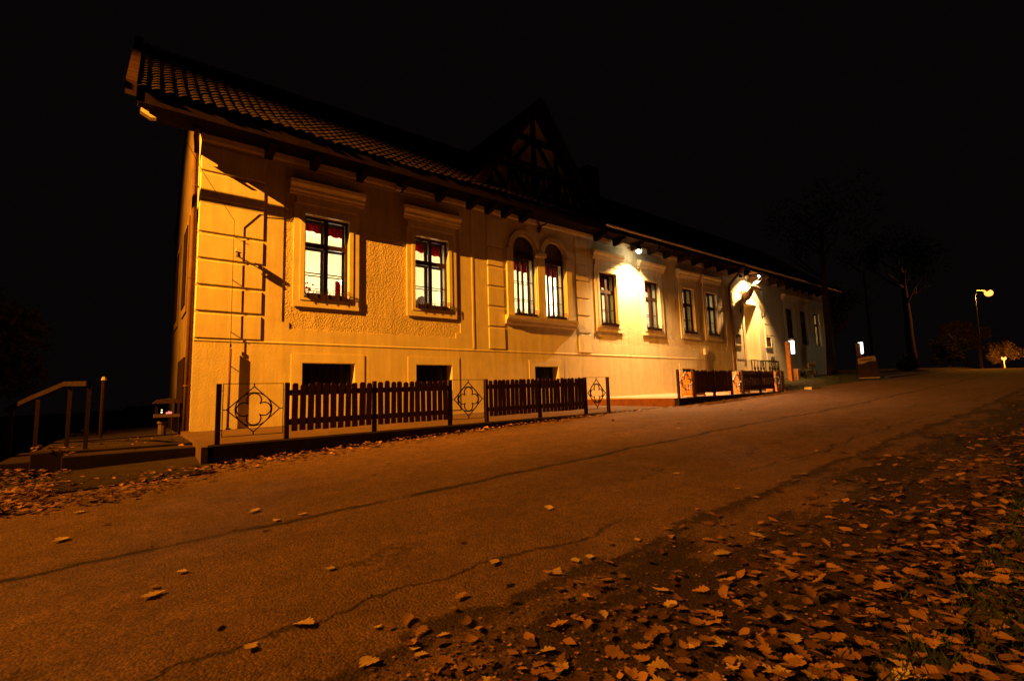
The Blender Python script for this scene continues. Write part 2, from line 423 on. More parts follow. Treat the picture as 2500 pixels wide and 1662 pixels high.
b = MB(); b.prism([(-3.66,-.62),(-3.5,-.595),(.0,-.55),(.0,-1.2),(-3.66,-1.2)], 'x', .80, .947)
tag(b.build('terrace_end_kerb', PAVE1), kind='structure')

b = MB(); b.box(12.565, 12.598, -3.50, .0, -1.0, -.278); tag(b.build('terrace_riser', mat('riser_brown', (.13,.05,.028), .9, 6, .3)), kind='structure')  # thin facing, browner and darker than the terrace paving
# landing with steps at the left corner
b = MB(); b.box(-.70,.79,-2.95,-1.42,-1.2,-.655); b.box(-1.06,.79,-2.45,.55,-1.2,-.615)
b.box(-1.5,-1.064,-1.7,.4,-1.5,-.78); b.box(-1.95,-1.504,-1.7,.4,-1.8,-.95); b.box(-2.4,-1.954,-1.7,.4,-2.2,-1.12)
tag(b.build('stone_landing', CONC, bevel=.012), 'low concrete landing with steps going down at the left corner of the inn', 'steps')

# ------------------------------------------------------------------ the inn
inn = thing('country_inn', 'long yellow plastered inn with rusticated pilasters, lit windows and a tiled roof', 'building', (.95, 0, -.6))
X0, X1 = .95, 35.1
W = [(3.62,.535),(6.51,.535),(14.0,.50),(16.72,.50),(19.38,.46),(21.33,.46),(29.9,.5),(31.8,.5),(33.75,.52)]
WZ0, WZ1 = 2.40, 4.44
ARCH = [9.93, 11.28]; AR = .48; AZ0, AZ1 = 2.47, 4.66
BASE = [(3.70,.62),(6.55,.56),(10.73,.52),(19.1,.5)]
BZ0, BZ1 = .15, .86
NX = (24.38, 25.85); NZ = (1.37, 4.25)
PAN = [(2.62,7.42,1.63,5.55),(13.2,22.6,1.72,5.55)]     # roughcast panels
ZL = 1.31
def in_open(x, z):
    for c, h in W:
        if abs(x-c) < h and WZ0 < z < WZ1: return True
    for c in ARCH:
        if abs(x-c) < AR and AZ0 < z < AZ1+AR: return True
    for c, h in BASE:
        if abs(x-c) < h and BZ0 < z < BZ1: return True
    return NX[0] < x < NX[1] and NZ[0] < z < NZ[1]
CUT = .16
def in_panel(x, z):
    for a, c, d, e in PAN:
        if a < x < c and d < z < e:
            if (x < a+CUT or x > c-CUT) and z < d+CUT: return False
            return True
    return False
xs = {X0, X1, NX[0], NX[1]}; zs = {-1.0, 5.98, ZL, WZ0, WZ1, AZ0, AZ1, AZ1+AR, BZ0, BZ1, NZ[0], NZ[1]}
for c, h in W + BASE: xs |= {c-h, c+h}
for c in ARCH: xs |= {c-AR, c+AR}
for a, c, d, e in PAN: xs |= {a, a+CUT, c-CUT, c}; zs |= {d, d+CUT, e}
xs, zs = sorted(xs), sorted(zs)
RB = .015
b = MB(); b.cells(xs, zs, lambda x, z: not in_open(x, z), RB, .5)
for c in ARCH: b.arch_fill(c, AR, AZ1, AZ1+AR, RB, .5)
b.build('wall', ROUGH, inn)
b = MB(); b.cells(xs, zs, lambda x, z: not in_open(x, z) and not in_panel(x, z), 0.0, RB-.001)
for c in ARCH: b.arch_fill(c, AR, AZ1, AZ1+AR, 0.0, RB-.001)
b.build('smooth_plaster', WALL, inn)
# gable wall, back wall
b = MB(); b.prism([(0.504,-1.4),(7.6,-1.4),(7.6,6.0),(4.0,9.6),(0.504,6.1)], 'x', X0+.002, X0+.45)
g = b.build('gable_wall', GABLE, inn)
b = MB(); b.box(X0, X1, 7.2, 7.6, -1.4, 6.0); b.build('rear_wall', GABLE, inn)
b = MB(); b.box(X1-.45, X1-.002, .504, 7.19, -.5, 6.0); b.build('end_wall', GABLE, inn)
b = MB(); b.box(X0-.06, X0-.002, 1.35, 3.2, -.7, 1.05); b.build('side_door', TIMBER, inn)
for (y0, y1) in ((2.2,3.2),(5.0,6.0)):
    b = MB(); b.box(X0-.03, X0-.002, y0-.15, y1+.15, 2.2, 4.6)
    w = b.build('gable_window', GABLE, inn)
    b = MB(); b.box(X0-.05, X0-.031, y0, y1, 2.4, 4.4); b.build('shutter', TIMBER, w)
# string course and top moulding
b = MB(); b.prism([(-.001,ZL-.03),(-.007,ZL-.025),(-.010,ZL-.004),(-.001,ZL+.02)], 'x', X0, NX[0]-.9); b.build('string_course', TRIM, inn)
b = MB(); b.prism([(-.001,5.62),(-.04,5.66),(-.06,5.80),(-.12,5.90),(-.12,5.979),(-.001,5.979)], 'x', X0, X1); b.build('eaves_moulding', TRIM, inn)
# rusticated pilasters
def pilaster(x0, x1, z0, z1, joints, proud=.02, name='pilaster'):
    b = MB(); zz = [z0] + joints + [z1]
    for i in range(len(zz)-1):
        a = zz[i] + (.03 if i else 0); c = zz[i+1] - (.03 if i < len(zz)-2 else 0)
        e = .012
        n = len(b.v)
        b.v += [(x0,-.001,a),(x1,-.001,a),(x1,-.001,c),(x0,-.001,c),(x0+e,-proud,a+e),(x1-e,-proud,a+e),(x1-e,-proud,c-e),(x0+e,-proud,c-e)]
        b.f += [tuple(n+k for k in q) for q in ((4,5,6,7),(0,1,5,4),(1,2,6,5),(2,3,7,6),(3,0,4,7))]
    return b.build(name, TRIM, inn)
J0 = [1.36+.575*i for i in range(1, 7)]
pilaster(X0+.0, 2.20, ZL+.04, 5.55, [1.90,2.46,3.03,3.60,4.33,4.95])
JA = [1.36+.62*i for i in range(1, 7)]
pilaster(8.42, 9.04, ZL+.06, 5.5, [2.05,2.68,3.31,3.94,4.57])
pilaster(12.30, 12.92, ZL+.06, 5.5, [2.05,2.68,3.31,3.94,4.57])
pilaster(23.35, 24.26, ZL+.06, 5.5, [2.95,3.55,4.15,4.75])
pilaster(26.6, 27.75, ZL+.06, 5.5, [2.70,3.30,3.90,4.50])
b = MB(); b.box(7.84, 7.90, -.012, -.0005, ZL+.05, 5.5); b.build('flat_strip', TRIM, inn)

SURR = .025
def window(c, h, lit=True, cornice=True, bars=True):
    t = .25
    b = MB()
    b.cells([c-h-t, c-h, c+h, c+h+t], [WZ0-.22, WZ0, WZ1, WZ1+.24], lambda x, z: not (abs(x-c) < h and WZ0 < z < WZ1), -.03, -.0005)
    b.cells([c-h-.1, c-h, c+h, c+h+.1], [WZ0-.06, WZ0, WZ1, WZ1+.1], lambda x, z: not (abs(x-c) < h and WZ0 < z < WZ1), -.042, -.0305)
    w = b.build('window', TRIM, inn)
    if cornice:
        b = MB(); e = .36
        b.box(c-h-.20, c+h+.20, -.05, -.0005, WZ1+.241, WZ1+.44)
        b.prism([(-.0006,WZ1+.441),(-.075,WZ1+.441),(-.085,WZ1+.50),(-.12,WZ1+.53),(-.13,WZ1+.60),(-.21,WZ1+.66),(-.23,WZ1+.74),(-.10,WZ1+.79),(-.0006,WZ1+.80)], 'x', c-h-e, c+h+e)
        b.build('cornice', TRIM, w)
    tr = 3.73
    for name, y, th, w0 in (('sash_frame', .10, .06, .055), ('inner_sash_frame', .36, .04, .05)):
        b = MB()
        for (xa, xb) in ((c-h, c-h+w0), (c+h-w0, c+h), (c-.05, c+.05)):
            b.box(xa, xb, y, y+th, WZ0, WZ1)
        for (za, zb) in ((WZ0, WZ0+.07), (WZ1-.07, WZ1), (tr-.06, tr+.06)):
            for (xa, xb) in ((c-h+w0, c-.05), (c+.05, c+h-w0)): b.box(xa, xb, y+.001, y+th-.001, za, zb)
        if bars:
            for (xa, xb) in ((c-h+w0, c-.05), (c+.05, c+h-w0)): b.box(xa, xb, y+.02, y+.04, 3.03, 3.055)
        b.build(name, DARKWOOD, w)
    b = MB(); b.quad((c-h+.03,.128,WZ0+.03),(c+h-.03,.128,WZ0+.03),(c+h-.03,.128,WZ1-.03),(c-h+.03,.128,WZ1-.03))
    b.build('pane', GLASS, w)
    return w
for i, (c, h) in enumerate(W):
    window(c, h, cornice=True)
# arched twin window
for c in ARCH:
    b = MB()
    b.arch_band(c, AR, AR+.075, AZ1, -.03, -.0005)
    b.arch_band(c, AR+.09, AR+.20, AZ1, -.045, -.0005)
    w = b.build('arched_window', TRIM, inn)
    for name, y in (('sash_frame', .12), ('inner_sash_frame', .36)):
        b = MB(); th = .05
        for (xa, xb) in ((c-AR, c-AR+.05), (c+AR-.05, c+AR), (c-.035, c+.035)): b.box(xa, xb, y, y+th, AZ0, 4.40)
        for xm in (c-.22, c+.22): b.box(xm-.014, xm+.014, y+.01, y+th-.01, AZ0, 4.40)
        b.box(c-AR, c+AR, y-.01, y+th+.01, 4.401, 4.58)
        for z in (3.03, 3.62): b.box(c-AR+.05, c+AR-.05, y+.015, y+th-.016, z, z+.022)
        b.box(c-AR+.05, c-.035, y+.001, y+th-.001, AZ0, AZ0+.07); b.box(c+.035, c+AR-.05, y+.001, y+th-.001, AZ0, AZ0+.07)
        b.build(name, DARKWOOD, w)
    b = MB(); n = 14
    pts = [(c+AR*math.cos(PI*i/n), AZ1+AR*math.sin(PI*i/n)) for i in range(n+1)] + [(c-AR, 4.581), (c+AR, 4.581)]
    b.prism(pts, 'y', .15, .18); b.build('lunette', mat('lunette_board', (.10,.07,.05), .7, 8, .2), w)
    b = MB(); b.arch_band(c, AR-.05, AR, AZ1, .11, .149); b.build('lunette_frame', DARKWOOD, w)
    b = MB(); b.quad((c-AR,.145,AZ0),(c+AR,.145,AZ0),(c+AR,.145,4.40),(c-AR,.145,4.40)); b.build('pane', GLASS, w)
b = MB(); b.box(10.44, 10.77, -.055, -.0005, 2.46, 4.52); b.build('window_column', TRIM, inn)
b = MB(); b.box(10.38, 10.83, -.10, -.0005, 4.521, 4.66); b.build('column_capital', TRIM, inn)
for x in (9.16, 11.78):
    b = MB(); b.box(x, x+.26, -.055, -.0005, 2.46, 4.62); b.build('window_jamb_strip', TRIM, inn)
b = MB(); b.prism([(-.0005,2.16),(-.07,2.19),(-.09,2.28),(-.17,2.34),(-.19,2.44),(-.0005,2.458)], 'x', 9.05, 12.16); b.build('window_sill', TRIM, inn)
# basement windows
for c, h in BASE:
    b = MB(); b.cells([c-h-.24, c-h, c+h, c+h+.24], [-.4, BZ0, BZ1, BZ1+.21], lambda x, z: not (abs(x-c) < h and BZ0 < z < BZ1), -.012, -.0005)
    w = b.build('basement_window', TRIM, inn)
    b = MB()
    for k in range(7): b.box(c-h+2*h*(k+.5)/7-.012, c-h+2*h*(k+.5)/7+.012, .22, .244, BZ0, BZ1)
    b.build('window_bars', IRON, w)
    b = MB(); b.box(c-h, c+h, .30, .33, BZ0, BZ1); b.build('pane', mat('dark_basement_glass', (.012,.01,.009), .3, 5, .1), w)
# entrance niche
b = MB()
t = .09
b.cells([NX[0]-.20, NX[0], NX[1], NX[1]+.20], [NZ[0]-.02, NZ[1], NZ[1]+.22], lambda x, z: not (NX[0] < x < NX[1] and z < NZ[1]), -.05, -.0005)
nb = b.build('entrance_niche', TRIM, inn)
b = MB(); b.box(NX[0]-.25, NX[1]+.25, .5001, 1.4, NZ[0]-.3, NZ[0]); b.box(NX[0]-.25, NX[1]+.25, .5001, 1.4, NZ[1], NZ[1]+.2)
b.box(NX[0]-.25, NX[0], .5001, 1.4, NZ[0]+.001, NZ[1]-.001); b.box(NX[1], NX[1]+.25, .5001, 1.4, NZ[0]+.001, NZ[1]-.001); b.box(NX[0]-.25, NX[1]+.25, 1.401, 1.5, NZ[0]-.3, NZ[1]+.2)
b.build('niche_lining', WALL, nb)

# rooms behind the lit windows: box rooms open towards the windows
def room(x0, x1, y1, z0, z1, m=CREAMROOM, name='lit_room'):
    b = MB()
    b.box(x0-.1, x0, .51, y1, z0, z1); b.box(x1, x1+.1, .51, y1, z0, z1)
    b.box(x0-.1, x1+.1, y1+.001, y1+.1, z0, z1); b.box(x0-.1, x1+.1, .51, y1+.1, z1+.001, z1+.1); 
    r = b.build(name, m, inn)
    b = MB(); b.box(x0-.1, x1+.1, .51, y1+.1, z0-.1, z0-.001); b.build('room_floor', FLOORWOOD, r)
    return r
room(2.2, 8.0, 4.6, 1.55, 5.0); room(8.3, 12.9, 4.6, 1.55, 5.3)
room(13.1, 17.9, 4.6, 1.55, 5.0); room(18.2, 22.9, 3.2, 1.55, 5.0)
room(32.9, 34.6, 3.0, 1.55, 5.0)

# roof: sheathing, tiles, verge boards, brackets, gutter
EY, EZ = -.82, 5.93
RIDGE_Y, RIDGE_Z = 4.0, 9.9
sl = (RIDGE_Z-EZ)/(RIDGE_Y-EY)
RX0, RX1 = -.18, 35.75
b = MB(); b.prism([(EY+.03,EZ-.03),(RIDGE_Y,RIDGE_Z-.05),(RIDGE_Y,RIDGE_Z-.17),(EY+.03,EZ-.11)], 'x', RX0+.03, RX1); b.prism([(RIDGE_Y+.002,RIDGE_Z-.05),(8.6,EZ-.2),(8.6,EZ-.3),(RIDGE_Y+.002,RIDGE_Z-.17)], 'x', X0, RX1)
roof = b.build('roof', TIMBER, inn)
b = MB(); TW, TL = .215, .30
L = math.hypot(RIDGE_Y-EY, RIDGE_Z-EZ); ux, uz = (RIDGE_Y-EY)/L, (RIDGE_Z-EZ)/L
rows = int(L/TL); cols = int((RX1-RX0)/TW)
prof = [(-.5,.0),(-.3,.028),(-.08,.052),(.12,.055),(.3,.032),(.5,.004)]
for r_ in range(rows):
    for c_ in range(cols):
        if r_ > 7 and c_ > 70 and (c_ % 1): continue
        x = RX0 + TW*(c_+.5); s0 = r_*TL - .02 + R.uniform(-.018,.018); s1 = (r_+1)*TL + .03
        lift = .028 + R.uniform(0,.012); tw = R.uniform(-.012,.012)
        if r_ == 0: s0 += R.uniform(-.03,.03); lift += R.uniform(0,.025)
        n = len(b.v)
        sag = .025*math.sin(x*.9) + .02*math.sin(x*.37+1)
        for s, hh in ((s0, lift+.012), (s1, .006)):
            for (px, ph) in prof:
                h = ph + hh + tw*px*2 + (sag if r_ < 3 else 0)*(1-.3*r_)
                b.v.append((x + px*TW*1.04, EY + ux*s - uz*h, EZ + uz*s + ux*h))
        for (px, ph) in prof:
            h = ph + lift - .008 + tw*px*2 + (sag if r_ < 3 else 0)*(1-.3*r_)
            b.v.append((x + px*TW*1.04, EY + ux*s0 - uz*h, EZ + uz*s0 + ux*h))
        for k in range(5):
            b.f.append((n+k, n+k+1, n+6+k+1, n+6+k)); b.f.append((n+12+k, n+12+k+1, n+k+1, n+k))
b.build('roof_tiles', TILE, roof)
b = MB(); b.prism([(EY-.03,EZ-.17),(EY-.03,EZ+.13),(RIDGE_Y,RIDGE_Z+.16),(RIDGE_Y,RIDGE_Z-.14)], 'x', RX0-.17, RX0-.004); b.build('barge_board', BARGE, roof)
b = MB(); b.box(RX0+.05, RX1, EY+.14, -.001, EZ-.155, EZ-.115); b.build('soffit', TIMBER, roof)
b = MB(); b.box(RX0, RX1, EY+.0, EY+.025, EZ-.24, EZ-.02); b.build('fascia_board', TIMBER, roof)
bx = [2.23,3.22,4.36,5.46,6.64,7.68,8.35,8.98,9.7] + [13.25+1.08*i for i in range(20)]
for x in bx:
    b = MB(); b.prism([(EY+.16,EZ-.157),(EY+.16,EZ-.27),(EY+.3,EZ-.36),(-.13,EZ-.42),(-.13,EZ-.157)], 'x', x-.08, x+.08)
    b.build('eave_bracket', TIMBER, roof)
b = MB(); pr = []
for i in range(9):
    a = PI + PI*i/8; pr.append((EY-.06+.065*math.cos(a), EZ-.02+.065*math.sin(a)))
for i in range(8, -1, -1):
    a = PI + PI*i/8; pr.append((EY-.06+.055*math.cos(a), EZ-.02+.055*math.sin(a)))
b.prism(pr, 'x', 13.0, RX1); b.build('gutter', ZINC, roof)
# downpipes
b = MB(); b.tube([(.84,-.30,5.74),(.84,-.05,5.66),(.87,.10,5.5),(.875,.10,3),(.88,.10,-.55)], .052, 10)
dp = b.build('downpipe', PIPE, inn, smooth=True)
for z in (.35, 2.6, 4.6):
    b = MB(); b.tube([(.876,.10,z),(.876,.10,z+.03)], .062, 10); b.tube([(.876,.10,z+.015),(.955,.10,z+.015)], .012, 5); b.build('pipe_clip', PIPE, dp)
b = MB(); b.tube([(23.0,EY-.06,5.88),(23.0,EY-.06,5.72),(23.0,-.10,5.02),(23.0,-.08,4.9),(23.0,-.08,2.0),(23.0,-.08,-.15)], .06, 10)
b.build('downpipe', PIPE, inn, smooth=True)
# dormer gable over the twin window
DX0, DX1, DA, DZ0, DZ1 = 8.02, 12.7, 10.36, 6.1, 9.55
b = MB(); b.prism([(DX0,DZ0),(DX1,DZ0),(DX1,6.6),(DA,DZ1),(DX0,6.6)], 'y', -.12, 4.0)
dm = b.build('dormer', WALL, inn)
b = MB()
def beam(b, p, q, w, y0, y1):
    p, q = Vector((p[0],0,p[1])), Vector((q[0],0,q[1])); t = (q-p).normalized(); nn = Vector((-t.z,0,t.x))*w/2
    pts = [p+nn, q+nn, q-nn, p-nn]; n = len(b.v)
    b.v += [(v.x,y0,v.z) for v in pts] + [(v.x,y1,v.z) for v in pts]
    b.f += [tuple(n+k for k in f) for f in ((0,1,2,3),(7,6,5,4),(0,4,5,1),(1,5,6,2),(2,6,7,3),(3,7,4,0))]
for x in (8.5, 9.3, 10.36, 11.4, 12.25): beam(b, (x,DZ0), (x, 6.6+ (DZ1-6.6)*(1-abs(x-DA)/2.34)-.1), .16, -.19, -.121)
for z, hw in ((6.25,2.3),(7.35,1.75),(8.5,.8)): beam(b, (DA-hw,z), (DA+hw,z), .17, -.197, -.1215)
for s in (-1, 1):
    beam(b, (DA+s*1.0,7.4), (DA+s*.1,8.5), .12, -.194, -.122); beam(b, (DA+s*1.0,6.3), (DA+s*1.85,7.3), .12, -.194, -.122)
    beam(b, (DA+s*.1,6.3), (DA+s*1.0,7.3), .12, -.196, -.122)
b.build('timber_frame', TIMBER, dm)
b = MB()
for s in (-1, 1):
    e = (DA+s*2.75, 6.1); 
    n = [(DA, DZ1+.28), e, (e[0], e[1]-.16), (DA, DZ1+.1)]
    b.prism(n, 'y', -.62, 4.2)
b.build('dormer_roof', TIMBER, dm)
b = MB()
for s in (-1, 1):
    beam(b, (DA, DZ1+.14), (DA+s*2.75, 6.0), .26, -.655, -.621)
b.build('barge_board', TIMBER, dm)
# carved balcony front of the dormer
b = MB()
b.box(8.9, 11.85, -.60, -.53, 7.28, 7.38); b.box(8.9, 11.85, -.60, -.53, 6.2, 6.32)
for k in range(7):
    x = 8.95+.483*k; b.box(x-.03, x+.03, -.595, -.535, 6.321, 7.279)
    if k < 6:
        beam(b, (x+.03,6.36), (x+.45,7.25), .06, -.585, -.55); beam(b, (x+.45,6.36), (x+.03,7.25), .06, -.584, -.551)
b.box(8.9, 11.85, -.60, -.121, 6.10, 6.195)
b.build('balcony_front', TIMBER, dm)
b = MB()
for x in (9.0, 11.75): b.box(x-.07, x+.07, -.60, -.46, 7.381, 8.0)
b.build('balcony_post', TIMBER, dm)
# chimney far back
b = MB(); b.box(17.0,17.8,3.4,4.2,8.8,11.0); b.build('chimney', TIMBER, roof)

# ------------------------------------------------------------------ things on the inn
# flower boxes
fb = thing('flower_box', 'dark flower box with low railing under the large lit window beside the corner pilaster', 'flower box', (W[0][0], 0, WZ0), 'flower boxes at the inn windows')
b = MB(); b.prism([(-.075,.0),(-.08,.10),(.09,.10),(.09,.0)], 'x', -.48, .48); b.build('trough', DARKWOOD, fb, True)
b = MB(); b.box(-.49,.49,-.07,.08,.101,.108)
for k in range(60):
    x, y = R.uniform(-.47,.47), R.uniform(-.06,.07); h = R.uniform(.02,.10); w = .012; a = R.uniform(0,6.3)
    b.f.append((len(b.v), len(b.v)+1, len(b.v)+2)); b.v += [(x-w*math.cos(a),y-w*math.sin(a),.108),(x+w*math.cos(a),y+w*math.sin(a),.118),(x+R.uniform(-.03,.03),y+R.uniform(-.03,.03),.118+h)]
b.build('plants', SOIL, fb, True)
b = MB(); b.bars([(-.51,.05,.16),(-.51,-.09,.16),(.51,-.09,.16),(.51,.05,.16)], .007, 5, False); b.bars([(-.51,.05,.22),(-.51,-.09,.22),(.51,-.09,.22),(.51,.05,.22)], .007, 5, False)
for x in (-.52,-.26,0,.26,.52): b.tube([(x,-.09,.0),(x,-.09,.22)], .006, 5)
b.build('box_railing', IRON, fb, True)
fbl = ['dark flower box with low railing under the lit window next to the twin arches',
       'dark flower box under the left arch of the twin arched window', 'dark flower box under the right arch of the twin arched window',
       'flower box on the window just left of the lit wall floodlight, bright in its glare', 'flower box on the window just right of the lit wall floodlight',
       'flower box under the left one of the two dim windows before the entrance', 'flower box under the dim window closest to the black downpipe']
for l, x, z in zip(fbl, (6.51, 9.93, 11.28, 14.0, 16.72, 19.38, 21.33), (WZ0, AZ0-.02, AZ0-.02, WZ0, WZ0, WZ0, WZ0)):
    c = copy_tree(fb, (x, 0, z), label=l)
    if x in ARCH: c.scale.x = .86
# valances
def valance(c, h, z1, d, label):
    b = MB(); n = 26
    for k in range(n):
        xa, xb = c-h+2*h*k/n, c-h+2*h*(k+1)/n
        yy = lambda x: .47+.012*math.sin(x*60)
        zz = lambda x: z1-d-.035*abs(math.sin((x-c)*14))-.05*math.sin((x-c+.2)*2.2)
        b.quad((xa,yy(xa),zz(xa)),(xb,yy(xb),zz(xb)),(xb,yy(xb),z1),(xa,yy(xa),z1))
    o = b.build('valance', RED, smooth=True); sd = o.modifiers.new('cloth', 'SOLIDIFY'); sd.thickness = .004
    return tag(o, label, 'curtain', 'red valances in the lit windows')
valance(3.62,.56,4.55,.34,'red scalloped valance in the large lit window beside the corner pilaster')
valance(6.51,.56,4.55,.38,'red scalloped valance in the lit rectangular window beside the twin arches')
valance(9.93,.5,4.55,.42,'short red valance inside the left arched window')
valance(11.28,.5,4.55,.42,'short red valance inside the right arched window')
valance(14.0,.52,4.55,.5,'red valance in the window left of the lit wall floodlight')
valance(16.72,.52,4.55,.36,'red valance in the window right of the lit wall floodlight')
def side_curtain(x, y, z0, z1, w, label, m=RED):
    b = MB(); n = 14
    for k in range(n):
        f = lambda i: (x+w*i/n, y+.02*math.sin(i*1.9))
        p, q = f(k), f(k+1)
        b.quad((p[0],p[1],z0),(q[0],q[1],z0),(q[0]-.1*(i_:=0),q[1],z1),(p[0],p[1],z1))
    o = b.build('side_curtain', m, smooth=True); o.modifiers.new('cloth','SOLIDIFY').thickness = .004
    return tag(o, label, 'curtain')
side_curtain(3.98,.49,2.35,3.0,.14,'short red side curtain low at the right edge of the large lit window')
side_curtain(13.45,.49,2.35,3.02,.20,'red half curtain low in the window left of the lit wall floodlight')
# flowers in the first window
fv = thing('flower_vase', 'vase of red flowers on the sill inside the large lit window', 'flowers', (3.22,.55,2.4))
b = MB(); b.tube([(0,0,-.02),(0,0,.04),(0,0,.12),(0,0,.16)], [.05,.07,.05,.06], 10); b.build('vase', GREYBOX, fv, True, True)
b = MB()
for k in range(22):
    a, r_, h = R.uniform(0,6.3), R.uniform(.03,.20), R.uniform(.2,.5); x, y = r_*math.cos(a)*1.2, r_*math.sin(a)*.5
    b.sphere((x,y,h), R.uniform(.018,.04), 6, 4)
b.build('blossoms', FLOWERRED, fv, True, True)
b = MB()
for k in range(12): b.tube([(0,0,.15),(R.uniform(-.2,.2),R.uniform(-.08,.08),R.uniform(.25,.45))], .004, 4)
b.build('stems', mat('green_stem',(.05,.09,.02)), fv, True)

# lamps inside the rooms
def room_lamp(loc, label, power, r=.07, cord=True, ceil=5.0):
    t = thing('room_lamp', label, 'lamp', loc, 'lamps inside the inn rooms')
    b = MB(); b.sphere((0,0,0), r, 12, 8); b.build('bulb', BULB_WARM, t, True, True)
    b = MB(); b.tube([(0,0,r*.8),(0,0,ceil-loc[2])], .012, 6); b.tube([(0,0,r*.75),(0,0,r*1.3)], [.05,.02], 8); b.build('cord', IRON, t, True)
    point('lamp_light', (loc[0],loc[1],loc[2]-r-.07), power, (1.0,.86,.62), .05, t)
    return t
PW = 165
room_lamp((4.72,1.9,4.05), 'glowing ceiling lamp high at the right side of the large lit window', PW)
room_lamp((4.55,1.7,3.28), 'low hanging glowing lamp in the lower right of the large lit window', PW*.8)
room_lamp((7.5,1.2,2.85), 'glowing lamp low in the lit window beside the twin arches', PW*.8, r=.05)
room_lamp((9.2,1.9,3.9), 'ceiling lamp of the room behind the left arched window', PW*2, ceil=5.3)
room_lamp((12.0,1.9,3.9), 'ceiling lamp of the room behind the right arched window', PW*2, ceil=5.3)
room_lamp((15.4,2.2,3.9), 'ceiling lamp of the room behind the floodlit windows', PW*1.5)
room_lamp((20.4,1.7,3.9), 'ceiling lamp of the dim room beside the entrance', 70, r=.05)
room_lamp((33.9,1.6,4.2), 'lamp in the greenish lit window far right of the entrance', 40, r=.04)

b = MB(); pts = []
for k in range(20):
    a = 2*PI*k/20; pts.append((9.98+.0052*16*math.sin(a)**3, 2.72+.0052*(13*math.cos(a)-5*math.cos(2*a)-2*math.cos(3*a)-math.cos(4*a))))
b.prism(pts, 'y', .44, .455); b.tube([(9.98,.447,2.76),(9.94,.447,2.95)], .004, 4)
tag(b.build('heart_ornament', mat('ginger_ornament', (.30,.12,.05), .8, 9, .2)), 'small heart ornament hanging low in the left arched window', 'ornament')
ch = thing('high_back_chair', 'dark high backed chair seen low through the window next to the twin arches', 'chair', (6.9,1.15,1.55))
b = MB(); b.prism([(6.68,2.0),(7.12,2.0),(7.12,2.85),(7.02,3.02),(6.9,3.08),(6.78,3.02),(6.68,2.85)], 'y', 1.35, 1.40); b.build('backrest', DARKWOOD, ch)
b = MB(); b.box(6.68,7.12,.95,1.40,1.98,2.03); b.build('seat', DARKWOOD, ch)
for x in (6.7,7.1):
    for y in (.97,1.38):
        b = MB(); b.box(x-.02,x+.02,y-.02,y+.02,1.55,1.98); b.build('leg', DARKWOOD, ch)
# lightning conductor with rod guard tube
lc = thing('lightning_conductor', 'thin lightning conductor wire with guard pipe running down the corner pilaster', 'wire', (1.61,-.06,-.55))
b = MB(); b.tube([(.25,-.80,5.85),(1.0,-.30,4.75),(1.60,-.075,3.95),(1.60,-.075,3.3),(1.61,-.075,1.1)], .006, 5); b.build('conductor_wire', IRON, lc)
b = MB(); b.tube([(1.61,-.075,1.13),(1.605,-.075,-.53)], .026, 8); b.build('guard_pipe', PIPE, lc, smooth=True)
for z in (2.63, 1.50, .78, 3.62):
    b = MB(); b.tube([(1.61,-.095,z),(1.61,.0,z)], .009, 5); b.build('stand_off', IRON, lc)
b = MB(); b.box(1.57,1.65,-.12,-.0,-.56,-.535); b.tube([(1.61,-.075,1.16),(1.61,-.075,1.24)], .018, 6); b.build('pipe_foot', IRON, lc)
# small fixture on corner pilaster
fx = thing('wall_bracket_lamp', 'small pale unlit bracket lamp on the corner pilaster casting a long shadow', 'lamp', (1.68,-.02,3.22))
b = MB(); b.tube([(1.72,0,3.16),(1.70,-.10,3.20),(1.70,-.17,3.22)], .015, 6); b.build('bracket', IRON, fx)
b = MB(); b.prism([(1.62,3.23),(1.74,3.21),(1.73,3.28),(1.64,3.31)], 'y', -.24, -.12); b.build('lamp_shade', GREYBOX, fx)
b = MB(); b.tube([(1.68,-.19,3.22),(1.68,-.19,3.12)], [.03,.05], 8); b.build('lamp_head', IRON, fx)
# unlit floodlight hanging from eaves corner
fl = thing('floodlight', 'unlit pale floodlight hanging under the far left eaves corner', 'floodlight', (-.05,-.42,5.9))
b = MB(); b.tube([(-.15,-.44,5.93),(-.16,-.46,5.78),(-.06,-.43,5.76)], .006, 5); b.build('hanger', IRON, fl)
b = MB(); b.box(-.11,.02,-.48,-.38,5.69,5.76); b.prism([(-.12,5.685),(.0,5.685),(.14,5.62),(.05,5.60)], 'y', -.50, -.36); b.box(-.07,-.02,-.45,-.41,5.761,5.80); b.build('lamp_head', GREYBOX, fl)
mb_ = thing('motion_sensor', 'small pale sensor box under the eaves between the first two lit windows', 'sensor', (5.34,-.3,5.62))
b = MB(); b.box(5.28,5.42,-.38,-.26,5.46,5.56); b.build('housing', GREYBOX, mb_)
b = MB(); b.tube([(5.35,-.30,5.561),(5.35,-.28,5.66)], .012, 6); b.build('mount', IRON, mb_)
